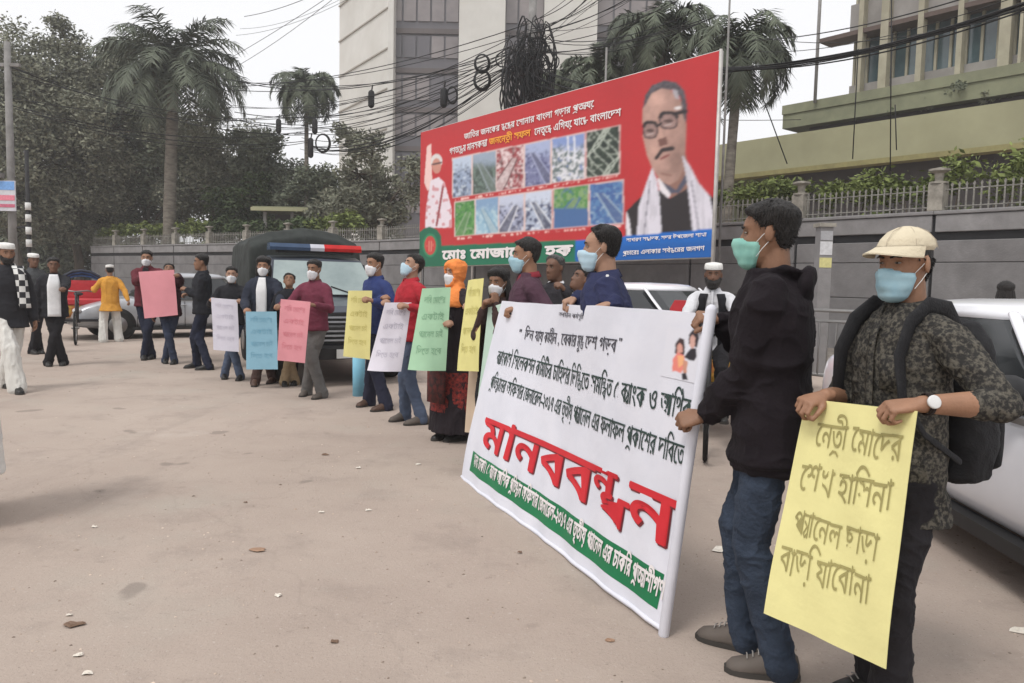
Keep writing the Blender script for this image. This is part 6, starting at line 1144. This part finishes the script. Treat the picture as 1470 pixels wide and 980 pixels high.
# waistcoat
# ------------------------------------------------------------------ cars
def car(label, P, rz, paint, L0=4.3, W0=1.68, H0=1.42, detail=True, name='parked_car', cat='car', group=None, belt=.86):
    rt = thing(name, label, cat, P, rz, group); hl = L0 / 2; gl = mk('car_glass', (.02, .023, .026), (.012, .014, .016), rough=.08, spec=.8); trim = mk('car_trim', (.02, .02, .021), rough=.5); hw = W0 / 2
    ys = [-hl, -hl + .04, -hl + .14, -hl + .4, -1.2, -.6, 0, .6, 1.05, 1.5, hl - .3, hl - .1, hl - .02, hl]
    dk = [.55, .82, belt + .06, belt + .08, belt + .06, belt + .03, belt, belt, belt + .02, belt - .03, belt - .13, belt - .22, .5, .42]; wk = [.78, .9, .96, .99, 1, 1, 1, 1, 1, .99, .95, .88, .8, .7]; bk = [.4, .3, .24, .22, .2, .2, .2, .2, .2, .2, .22, .25, .28, .34]
    rs = []
    for y, d, w_, b_ in zip(ys, dk, wk, bk):
        x = hw * w_; pr = [(x * .86, b_), (x * .97, b_ + (d - b_) * .15), (x, b_ + (d - b_) * .45), (x * .985, b_ + (d - b_) * .8), (x * .94, b_ + (d - b_) * .95), (x * .82, d), (x * .4, d + .025), (0, d + .032)]
        pts = pr + [(-a, c) for a, c in pr[::-1][1:]]; rs.append([Vector((a, y, c)) for a, c in pts])
    s = Soup(); s.rings(rs); me = fixn(s.mesh('body')); o = obj('body', me, paint, rt); md = o.modifiers.new('s', 'SUBSURF'); md.levels = md.render_levels = 2
    def gh(k, inset=0): # greenhouse ring at height fraction k
        yb0, yb1 = -1.55 * L0 / 4.3, .95 * L0 / 4.3; yt0, yt1 = -.95 * L0 / 4.3, .22 * L0 / 4.3; e = k ** .9; y0 = yb0 + (yt0 - yb0) * e; y1 = yb1 + (yt1 - yb1) * e; x = (hw * .93) * (1 - .2 * k) - inset; z = belt - .02 + (H0 - belt) * k
        return y0, y1, x, z
    def grow(k, ins=0):
        y0, y1, x, z = gh(k, ins); c = .16; return [Vector(p) for p in ((-x, y0 + c, z), (-x + c, y0, z), (0, y0 - .05, z), (x - c, y0, z), (x, y0 + c, z), (x + .01, (y0 + y1) / 2, z), (x, y1 - c, z), (x - c, y1, z), (0, y1 + .07, z), (-x + c, y1, z), (-x, y1 - c, z), (-x - .01, (y0 + y1) / 2, z))]
    s = Soup(); s.rings([grow(0, .01), grow(.5, .0), grow(.9, .0)]); obj('windows', s.mesh('w', False), gl, rt)
    top = [p + Vector((0, 0, 0)) for p in grow(.98)]; s = Soup(); s.rings([[p.lerp(Vector((0, -.3, p.z)), q) + Vector((0, 0, dz)) for p in grow(kk)] for kk, q, dz in ((.86, -.005, 0), (.95, 0, 0), (1.0, .1, .012), (1.0, .35, .03), (1.0, .9, .04))]); o = obj('roof', fixn(s.mesh('r')), paint, rt)
    for sx in (-1, 1):
        for fy, wd_ in ((0, .032), (1, .03), (.46, .024)):
            s = Soup(); ps = []
            for k in (0, .3, .6, .92):
                y0, y1, x, z = gh(k); yy = (y0 + .05 if fy == 0 else y1 - .05 if fy == 1 else y0 + (y1 - y0) * (.46 + .04 * k)); ps.append((sx * (x - .006), yy, z))
            s.tube(ps, wd_, n=8, flat=.45, up=(0, 1, 0) if False else None); obj('pillar', s.mesh('p'), paint if fy != .46 else trim, rt)
        s = Soup(); s.box((0, 0, 0), (.02, L0 * .5, .03)); s.V = [(v[0] + sx * (hw * .985), v[1] - .2, v[2] + belt - .035) for v in s.V]; obj('window_trim', s.mesh('t', False), steel, rt)
        if detail:
            s = Soup(); y0, y1, x, z = gh(.12); c = Vector((sx * (x + .13), y1 - .18, belt + .1)); s.ell(c, (.1, .07, .075)); mo = obj('wing_mirror', s.mesh('m'), trim, rt); s = Soup(); s.tube([c - Vector((sx * .14, -.02, .05)), c], .03, n=6); obj('mirror_arm', s.mesh('m'), trim, mo)
            for yy in (.05, -.85): s = Soup(); s.tube([(sx * (hw + .004), yy - .09, belt - .13), (sx * (hw + .03), yy, belt - .13), (sx * (hw + .004), yy + .09, belt - .13)], .014, n=6); obj('door_handle', s.mesh('h'), paint, rt)
            for ps in ([(.83, -.02), (.25, -.02)], [(.83, -.95), (.45, -1.0), (.25, -1.05)], [(.83, .88), (.45, .95), (.25, .95)]):
                s = Soup(); s.tube([(sx * (hw * (1.0 if z < .6 else .99) - .001), y, z * belt / .86) for z, y in ps], .006, n=4, round_=False); obj('door_gap', s.mesh('g'), trim, rt)
            s = Soup(); s.box((sx * (hw - .03), -.05, .225), (.09, L0 * .52, .07)); obj('sill', s.mesh('g', False), trim, rt)
        for y in (-hl + .82, hl - .82):
            s = Soup(); s.tube([(sx * (hw - .22), y, .31), (sx * (hw + .004), y, .31)], .355, n=26, round_=False); obj('wheel_arch', s.mesh('a'), trim, rt)
            s = Soup(); s.tube([(sx * (hw - .24), y, .305), (sx * (hw - .02), y, .305), (sx * (hw + .012), y, .305)], [.305, .305, .285], n=26, round_=False); w_ = obj('wheel', s.mesh('w'), tyre, rt); s = Soup(); s.tube([(sx * (hw - .02), y, .305), (sx * (hw + .018), y, .305)], [.2, .18], n=20, round_=False); obj('hubcap', s.mesh('h'), steel, w_)
        s = Soup(); s.ell((sx * (hw - .22), hl - .1, .6), (.17, .09, .07)); obj('headlight', s.mesh('l'), mk('lamp_lens', (.6, .6, .6), rough=.1), rt)
        s = Soup(); s.ell((sx * (hw - .3), -hl + .05, .75), (.1, .05, .05)); obj('tail_light', s.mesh('l'), mk('tail_red', (.4, .02, .02), rough=.2), rt)
    s = Soup(); s.box((0, hl - .02, .52), (.8, .06, .12)); obj('grille', s.mesh('g', False), trim, rt)
    s = Soup(); s.box((0, hl + .012, .36), (.5, .02, .11)); obj('number_plate', s.mesh('g', False), mk('plate', (.6, .6, .58)), rt)
    return rt
wp = mk('paint_white', L_((222, 222, 226)), L_((214, 214, 219)), scale=2, rough=.25, spec=.5, coat=.5); sp = mk('paint_silver', L_((178, 180, 184)), L_((164, 166, 170)), scale=2, rough=.3, metal=.3, coat=.4)
car('white saloon car at the right edge, behind the man with the backpack', Vector((3.16, 4.03, 0)), R(176.4), wp, 4.35, 1.68, 1.33, belt=.84)
car('silver car partly hidden behind the man in mustard and the pink placard', AT(238, 400, 16.6) * Vector((1, 1, 0)) if False else Vector((AT(232, 400, 17).x, 17.6, 0)), R(128), sp, 4.3, 1.68, 1.42)
car('white car whose roof shows behind the banner, right of the navy tracksuit', Vector((AT(950, 400, 11.6).x, 11.6, 0)), R(219), wp, 4.3, 1.68, 1.40)
# white cover / helmet shape by the boot
# ------------------------------------------------------------------ police truck
TP = G(452, 556); TF = R(207); tr = thing('police_truck', 'dark police pickup with a blue and red roof light bar and a canvas covered back', 'truck', Vector((TP.x + .38, TP.y + .3, 0)), TF, None, .95)
navy = mk('truck_paint', L_((52, 58, 70)), L_((42, 47, 58)), scale=2, rough=.3, coat=.4); canv = mk('canvas_dark', L_((58, 62, 60)), L_((42, 45, 44)), scale=3, rough=.9, bump=.4, bscale=10); wsg = mk('windscreen', L_((150, 162, 160)), L_((120, 134, 134)), scale=1.5, rough=.12, spec=.8); chrome = mk('chrome', L_((190, 192, 196)), rough=.25, metal=.6); blackp = mk('black_plastic', (.02, .02, .021), rough=.5)
# local +Y is forward, the front bumper is at y = 0
def tpart(nm, rows, m_, parent=tr, smooth=False): s = Soup(); s.rings([[Vector(p) for p in r] for r in rows]); return obj(nm, fixn(s.mesh(nm, smooth)), m_, parent)
def sq(x, y, z0, z1, xt=None): xt = xt or x; return [(-x, y, z0), (x, y, z0), (x * 1.0, y, (z0 + z1) / 2), (xt, y, z1), (0, y, z1 + .02), (-xt, y, z1), (-x, y, (z0 + z1) / 2)]
tpart('hood', [sq(.80, -.05, .55, .98, .76), sq(.85, -.2, .5, 1.06, .78), sq(.86, -1.0, .45, 1.14, .8), sq(.87, -1.35, .45, 1.16, .82)], navy, smooth=False)
tpart('cab', [sq(.87, -1.35, .45, 1.15, .86), sq(.88, -2.0, .42, 1.18, .87), sq(.88, -2.9, .42, 1.18, .87)], navy)
tpart('cab_upper', [sq(.84, -1.42, 1.1, 1.2, .82), sq(.84, -1.98, 1.1, 1.74, .70), sq(.84, -2.3, 1.1, 1.80, .70), sq(.84, -2.9, 1.1, 1.78, .70)], navy)
s = Soup(); s.quad((-.80, -1.40, 1.19), (.80, -1.40, 1.19), (.68, -1.93, 1.70), (-.68, -1.93, 1.70)); s.V = [(v[0], v[1] + .03, v[2] + .02) for v in s.V]; wsn = obj('windscreen', s.mesh('w', False), wsg, tr)
for sx in (-1, 1): s = Soup(); s.tube([(sx * .55, -1.32, 1.17), (sx * .1, -1.48, 1.33)], .01, n=5); obj('wiper', s.mesh('w'), blackp, wsn)
for sx in (-1, 1):
    s = Soup(); s.slab([(sx * .845, -1.62, 1.22), (sx * .845, -2.8, 1.22), (sx * .735, -2.75, 1.68), (sx * .745, -1.98, 1.68)], (sx * .01, 0, 0)); obj('side_window', fixn(s.mesh('w', False)), mk('car_glass', (.02, .02, .02)), tr)
    s = Soup(); s.ell((sx * 1.0, -1.55, 1.3), (.09, .06, .13)); obj('wing_mirror', s.mesh('m'), blackp, tr)
    s = Soup(); s.box((sx * .66, -.02, .86), (.26, .06, .17)); hl_ = obj('headlight', s.mesh('m', False), mk('lamp_lens', (.6, .6, .6), rough=.1), tr); s = Soup(); s.ell((sx * .66, .015, .86), (.07, .02, .07)); obj('lens', s.mesh('m'), chrome, hl_)
    for y in (-.72, -3.7):
        s = Soup(); s.tube([(sx * .62, y, .36), (sx * .86, y, .36), (sx * .9, y, .36)], [.36, .36, .33], n=24, round_=False); w_ = obj('wheel', s.mesh('w'), tyre, tr); s = Soup(); s.tube([(sx * .87, y, .36), (sx * .905, y, .36)], [.2, .17], n=18, round_=False); obj('hubcap', s.mesh('w'), steel, w_)
        s = Soup(); s.tube([(sx * .78, y + .45 * math.cos(t), .36 + .45 * math.sin(t)) for t in [math.pi * k / 10 for k in range(11)]], .12, n=6, round_=False); obj('wheel_arch', s.mesh('w'), navy, tr)
for k in range(6): s = Soup(); s.box((0, .0, .62 + k * .062), (1.0, .05, .026)); obj('grille_slat', s.mesh('g', False), chrome, tr)
s = Soup(); s.box((0, -.02, .78), (1.04, .05, .42)); obj('grille_back', s.mesh('g', False), blackp, tr)
tpart('bumper', [[(x, y, z) for y, z in ((.02, .36), (.16, .38), (.17, .52), (.02, .55))] for x in (-.88, -.8, .8, .88)], blackp); s = Soup(); s.tube([(-.55, .22, .3), (-.52, .22, .8), (.52, .22, .8), (.55, .22, .3)], .03, n=8); obj('bull_bar', s.mesh('b'), blackp, tr)
s = Soup(); s.box((0, .19, .45), (.46, .02, .12)); obj('number_plate', s.mesh('g', False), mk('plate', (.6, .6, .58)), tr)
s = Soup(); s.box((-.72, .25, .78), (.26, .03, .5)); fr_ = obj('white_board', s.mesh('g', False), mk('band_white', (.66, .66, .64)), tr); s = Soup(); s.box((-.75, .27, .78), (.16, .02, .34)); obj('board_panel', s.mesh('g', False), blackp, fr_)
def lb(nm, x0, x1, m_, parent): s = Soup(); s.rings([[Vector((x, -2.15 + a, 1.93 + b_)) for a, b_ in ((-.14, -.05), (.14, -.05), (.15, .0), (.1, .06), (-.1, .06), (-.15, 0))] for x in (x0, x0 + .02, x1 - .02, x1)]); return obj(nm, s.mesh(nm, False), m_, parent)
bar = lb('light_bar', -.12, .1, mk('lamp_clear', L_((190, 190, 198)), rough=.2), tr); lb('red_lens', -.72, -.12, mk('lens_red', L_((190, 34, 34)), rough=.2), bar); lb('blue_lens', .1, .72, mk('lens_blue', L_((60, 78, 104)), rough=.2), bar)
s = Soup(); s.box((0, -2.15, 1.86), (1.2, .2, .04)); obj('bar_mount', s.mesh('g', False), blackp, bar)
rows = []
for y, k in ((-2.75, .93), (-2.95, 1), (-3.6, .97), (-4.3, 1), (-4.95, .97), (-5.0, .9)):
    rows.append([Vector((-.9, y, .75)), Vector((-.93, y, 1.5)), Vector((-.9, y, 2.06 * k)), Vector((-.55, y, 2.22 * k)), Vector((0, y, 2.3 * k)), Vector((.55, y, 2.22 * k)), Vector((.9, y, 2.06 * k)), Vector((.93, y, 1.5)), Vector((.9, y, .75))])
s = Soup(); s.rings(rows); finish('canvas_cover', s, canv, tr, voxel=.035, fold=.016, fscale=(2, 2.5, 1.4), smooth=2)
tpart('cargo_bed', [sq(.9, -2.95, .45, .85), sq(.9, -5.05, .45, .85)], navy)
# ------------------------------------------------------------------ steel crowd barriers
def barrier(label, P, rz, W0=1.5, H0=1.1):
    rt = thing('crowd_barrier', label, 'barrier', P, rz, 'steel crowd barriers by the wall'); s = Soup(); x = W0 / 2
    s.tube([(-x, 0, .05), (-x, 0, H0 - .1), (-x + .1, 0, H0), (x - .1, 0, H0), (x, 0, H0 - .1), (x, 0, .05)], .022, n=8); obj('frame', s.mesh('f'), steel, rt); s = Soup(); s.tube([(-x, 0, .25), (x, 0, .25)], .018, n=7); obj('bottom_rail', s.mesh('f'), steel, rt); s = Soup(); s.tube([(-x, 0, H0 - .14), (x, 0, H0 - .14)], .018, n=7); obj('upper_rail', s.mesh('f'), steel, rt)
    n = int(W0 / .11)
    for k in range(1, n): s = Soup(); s.tube([(-x + k * W0 / n, 0, .25), (-x + k * W0 / n, 0, H0 - .14)], .009, n=5); obj('bar', s.mesh('b'), steel, rt)
    for sx in (-1, 1): s = Soup(); s.tube([(sx * (x - .15), -.25, .02), (sx * (x - .15), 0, .12), (sx * (x - .15), .25, .02)], .02, n=6); obj('foot', s.mesh('f'), steel, rt)
for k, (px, Y, lb_) in enumerate(((1236, 9.6, 'steel crowd barrier left of the man in the cream cap'), (1148, 10.3, 'steel crowd barrier directly behind the hooded man'))): p = AT(px, 400, Y); barrier(lb_, (p.x, p.y, 0), R(-50 + 12 * k), 1.7)
# ------------------------------------------------------------------ litter and grit
pm = mk('paper_scrap', L_((226, 220, 210)), L_((198, 190, 178)), scale=30, rough=.9); dm = mk('dirt_patch', L_((104, 84, 70)), L_((120, 98, 84)), scale=20, rough=.95); lt = mk('leaf_brown', L_((158, 128, 106)), rough=.9)
LIT = [(515, 672, .05, 'pm', 'white scrap beside another on the open road, left one'), (601, 667, .055, 'pm', 'white scrap nearest the feet of the woman in the long robe'), (461, 736, .04, 'pm', 'small white scrap in the middle of the road'), (528, 733, .05, 'pm', 'pale flat scrap right of the middle of the road'), (1042, 790, .16, 'pm', 'crumpled white paper on the ground behind the banner foot'), (1466, 906, .1, 'pm', 'scrap of white paper at the right edge under the car'), (370, 790, .11, 'lt', 'long reddish brown leaf lying in the road'), (466, 653, .07, 'dm', 'dark dirt patch on the road'), (105, 897, .09, 'dm', 'dark smear on the road at lower left'), (746, 794, .03, 'dm', 'small dark stone below the banner'), (400, 856, .035, 'pm', 'tiny white scrap low in the middle of the road'), (135, 757, .04, 'pm', 'tiny pale scrap at the left of the road'), (112, 942, .04, 'pm', 'pale scrap near the bottom left corner'), (124, 968, .04, 'pm', 'pale scrap at the very bottom left'), (100, 884, .03, 'pm', 'pale speck above the dark smear'), (875, 920, .05, 'lt', 'thin brown twig under the banner corner'), (480, 922, .04, 'dm', 'small dark lump at the bottom middle'), (352, 722, .025, 'dm', 'black pebble left of the middle')]
for px, py, r_, m_, lb_ in LIT:
    P = G(px, py); s = Soup(); n = 9; r_ *= .55 if m_ != 'lt' else .5; rr_ = random.Random(px); rim = [Vector((r_ * math.cos(2 * math.pi * k / n) * rr_.uniform(.5, 1.1), r_ * .7 * math.sin(2 * math.pi * k / n) * rr_.uniform(.5, 1.1), rr_.uniform(.001, .008))) for k in range(n)]
    hgt = {'pm': .009, 'lt': .005, 'dm': .008}[m_]; s.rings([rim, [v * .75 + Vector((0, 0, hgt * rr_.uniform(.4, 1))) for v in rim], [v * .3 + Vector((0, 0, hgt * rr_.uniform(.3, 1))) for v in rim]])
    tag(obj({'pm': 'paper_scrap', 'lt': 'dry_leaf', 'dm': 'dirt_lump'}[m_], s.mesh('l', False), {'pm': pm, 'lt': lt, 'dm': dm}[m_], loc=P), lb_, {'pm': 'litter', 'lt': 'leaf', 'dm': 'dirt'}[m_])
s = Soup(); r2 = np.random.default_rng(9); n = 5200; X = r2.uniform(-7, 4.5, n); Y = 1.6 + 12 * r2.random(n) ** 1.5
for x, y in zip(X, Y):
    a = r2.uniform(.002, .0075) * (2.0 if r2.random() < .03 else 1); q = r2.uniform(.6, 1.4, 5); ang = r2.uniform(0, 6)
    b_ = [(x + a * q[k] * math.cos(ang + 1.256 * k), y + a * q[k] * math.sin(ang + 1.256 * k), .0005) for k in range(5)]; s.add(b_ + [(x, y, a * .7)], [(k, (k + 1) % 5, 5) for k in range(5)])
stuff(obj('grit', s.mesh('grit', False), mk('grit', L_((190, 174, 160)), L_((110, 94, 82)), scale=.9, rough=.95, island=.5)))
for k_ in list(_fc): bpy.data.objects.remove(_fc[k_][1])
# every object's name comes from its kind; unused helper meshes are dropped
for me in list(bpy.data.meshes):
    if me.users == 0: bpy.data.meshes.remove(me)
# ------------------------------------------------------------------ damp hazy air round the whole place
s = Soup(); s.box((-4, 46, 23.5), (170, 104, 49)); hz = obj('haze', fixn(s.mesh('haze', False))); stuff(hz)
hm = bpy.data.materials.new('haze_air'); hm.use_nodes = True; hn = hm.node_tree.nodes; hn.clear(); ho = hn.new('ShaderNodeOutputMaterial'); hv = hn.new('ShaderNodeVolumePrincipled')
hv.inputs['Color'].default_value = (.93, .94, .96, 1); hv.inputs['Density'].default_value = .0013; hv.inputs['Anisotropy'].default_value = .2; hm.node_tree.links.new(hv.outputs[0], ho.inputs['Volume']); hz.data.materials.append(hm)
